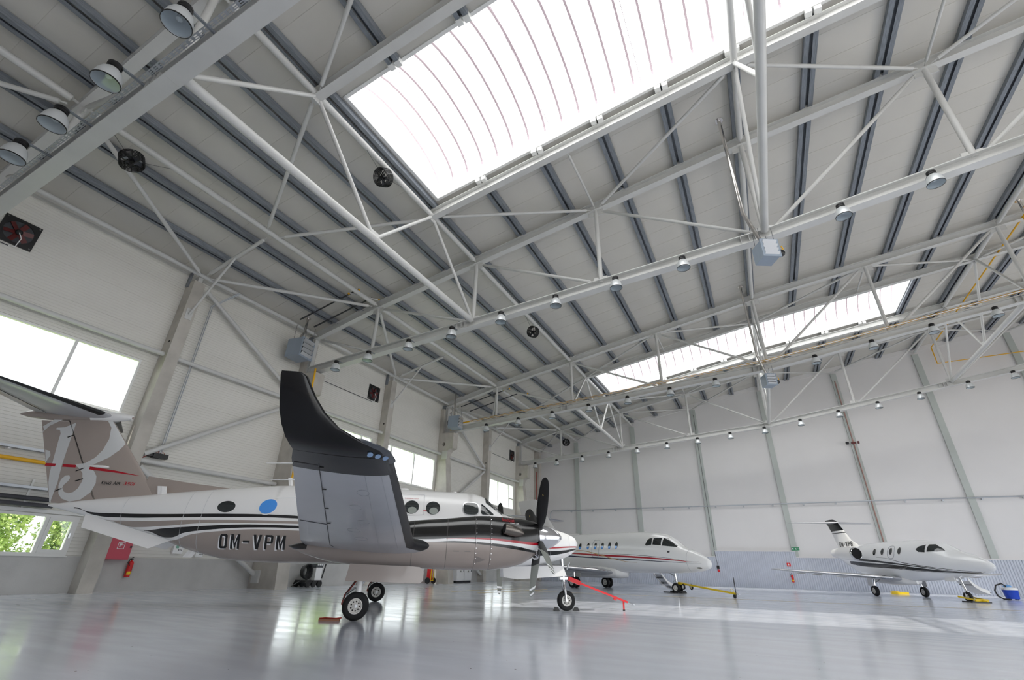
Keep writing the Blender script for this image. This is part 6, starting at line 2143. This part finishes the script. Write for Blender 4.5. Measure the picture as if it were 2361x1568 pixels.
# white cabinets far along the wall
for y, lab, lines in ((20.6, 'white steel cabinet with a notice, left of the pair by the wall', 1), (21.55, 'white steel cabinet with a notice, right of the pair by the wall', 2)):
    t = thing('steel_cabinet', lab, 'cabinet', (-1.95, y, 0))
    MB().bbox((XW + .06, y - .45, .12), (XW + .62, y + .45, 1.25)).build('body', SIGNW, t)
    MB().bbox((XW + .08, y - .45, 0), (XW + .58, y + .45, .12)).build('plinth', BLACKP, t)
    MB().bbox((XW + .62, y - .43, .14), (XW + .64, y + .43, 1.23)).build('door', SIGNW, t)
    MB().bbox((XW + .64, y + .33, .65), (XW + .67, y + .37, .8)).build('handle', DARKG, t)
    MB().bbox((XW + .64, y - .1, .6), (XW + .645, y + .1, .9)).build('notice', pmat('paper', srgb(215, 215, 210), .6), t)
    for k in range(lines + 1):
        MB().bbox((XW + .645, y - .07, .66 + .08 * k), (XW + .647, y + .07, .69 + .08 * k)).build('notice_mark', DARKG, t)
# control boxes on the wall under the tail
for y, z, s2, lab in ((2.55, 1.33, .17, 'larger grey control box on the wall under the rear fuselage'), (3.35, 1.2, .13, 'smaller grey control box on the wall under the rear fuselage')):
    t = thing('control_box', lab, 'control box', (XW, y, z))
    MB().bbox((XW, y - s2, z - s2), (XW + .12, y + s2, z + s2 * .9)).build('box', SIGNW, t)
    MB().bbox((XW + .12, y - s2 * .6, z), (XW + .125, y, z + s2 * .6)).build('screen', pmat('screen_green', srgb(120, 170, 150), .3), t)
    for k in range(3):
        MB().bbox((XW + .12, y + .0 + .05 * k, z - s2 * .4), (XW + .125, y + .03 + .05 * k, z - s2 * .2)).build('button', DARKG, t)
pl = thing('brace_foot', 'steel foot plate of the low wall brace', 'plate', (-1.9, 5.75, .3))
MB().bbox((-2.05, 5.62, .2), (-1.65, 5.7, .65)).build('plate', STEEL, pl)

# ================================================================== trees outside the windows
def tree(x, y, h, r, n, label, low=0.1):
    t = thing('tree', label, 'tree', (x, y, -.2), group='trees outside the window wall')
    MB().tube([(x, y, -.2), (x + .1, y + .1, h * .35), (x, y + .2, h * .75)], [.12, .09, .03], 8).build('trunk', BARK, t, smooth=True)
    V, F = [], []
    rnd = random.Random(int(x * 100 + y * 7))
    cl = []
    for k in range(46):
        a, u = rnd.uniform(0, 2 * PI), rnd.uniform(0, 1)
        zz = low + (h - low) * u
        rr = r * (1 - .55 * u) * math.sqrt(rnd.uniform(.15, 1))
        cl.append((x + rr * math.cos(a), y + rr * math.sin(a), zz, rnd.uniform(.35, .7)))
    for k in range(n):
        c = cl[k % len(cl)]
        v = Vector((rnd.gauss(0, 1), rnd.gauss(0, 1), rnd.gauss(0, 1))).normalized() * c[3] * rnd.uniform(.4, 1) ** .5
        p = Vector(c[:3]) + v
        d = Vector((rnd.gauss(0, 1), rnd.gauss(0, 1), rnd.gauss(-.3, .8))).normalized()
        s1 = d.cross(Vector((rnd.gauss(0, 1), rnd.gauss(0, 1), rnd.gauss(0, 1)))).normalized()
        L = rnd.uniform(.08, .15)
        w = L * .4
        i = len(V)
        V += [p, p + d * L * .5 + s1 * w, p + d * L, p + d * L * .5 - s1 * w]
        F.append((i, i + 1, i + 2, i + 3))
    m = MB()
    m.v, m.f = V, F
    fo = m.build('foliage', LEAF, t, fixn=False)
    fo['kind'] = 'stuff'
    return t


for x, y, h, r, lab in ((-8.0, -3.4, 4.2, 1.35, 'leafy green tree outside the low window, next to the window edge'), (-8.8, -0.7, 4.6, 1.35, 'leafy green tree outside the low window, the broad middle crown'), (-8.0, 2.1, 3.4, 1.35, 'leafy green tree outside the low window, behind the opening sash'), (-8.2, 9.5, 4.0, 1.7, 'leafy green tree outside the windows behind the fuselage'), (-8.2, 15.0, 4.0, 1.7, 'leafy green tree outside the windows behind the engine'), (-8.5, 27.5, 4.2, 1.8, 'leafy green tree outside the farthest window')):
    tree(x, y, h, r, 15000 if y < 3 else 6000, lab)
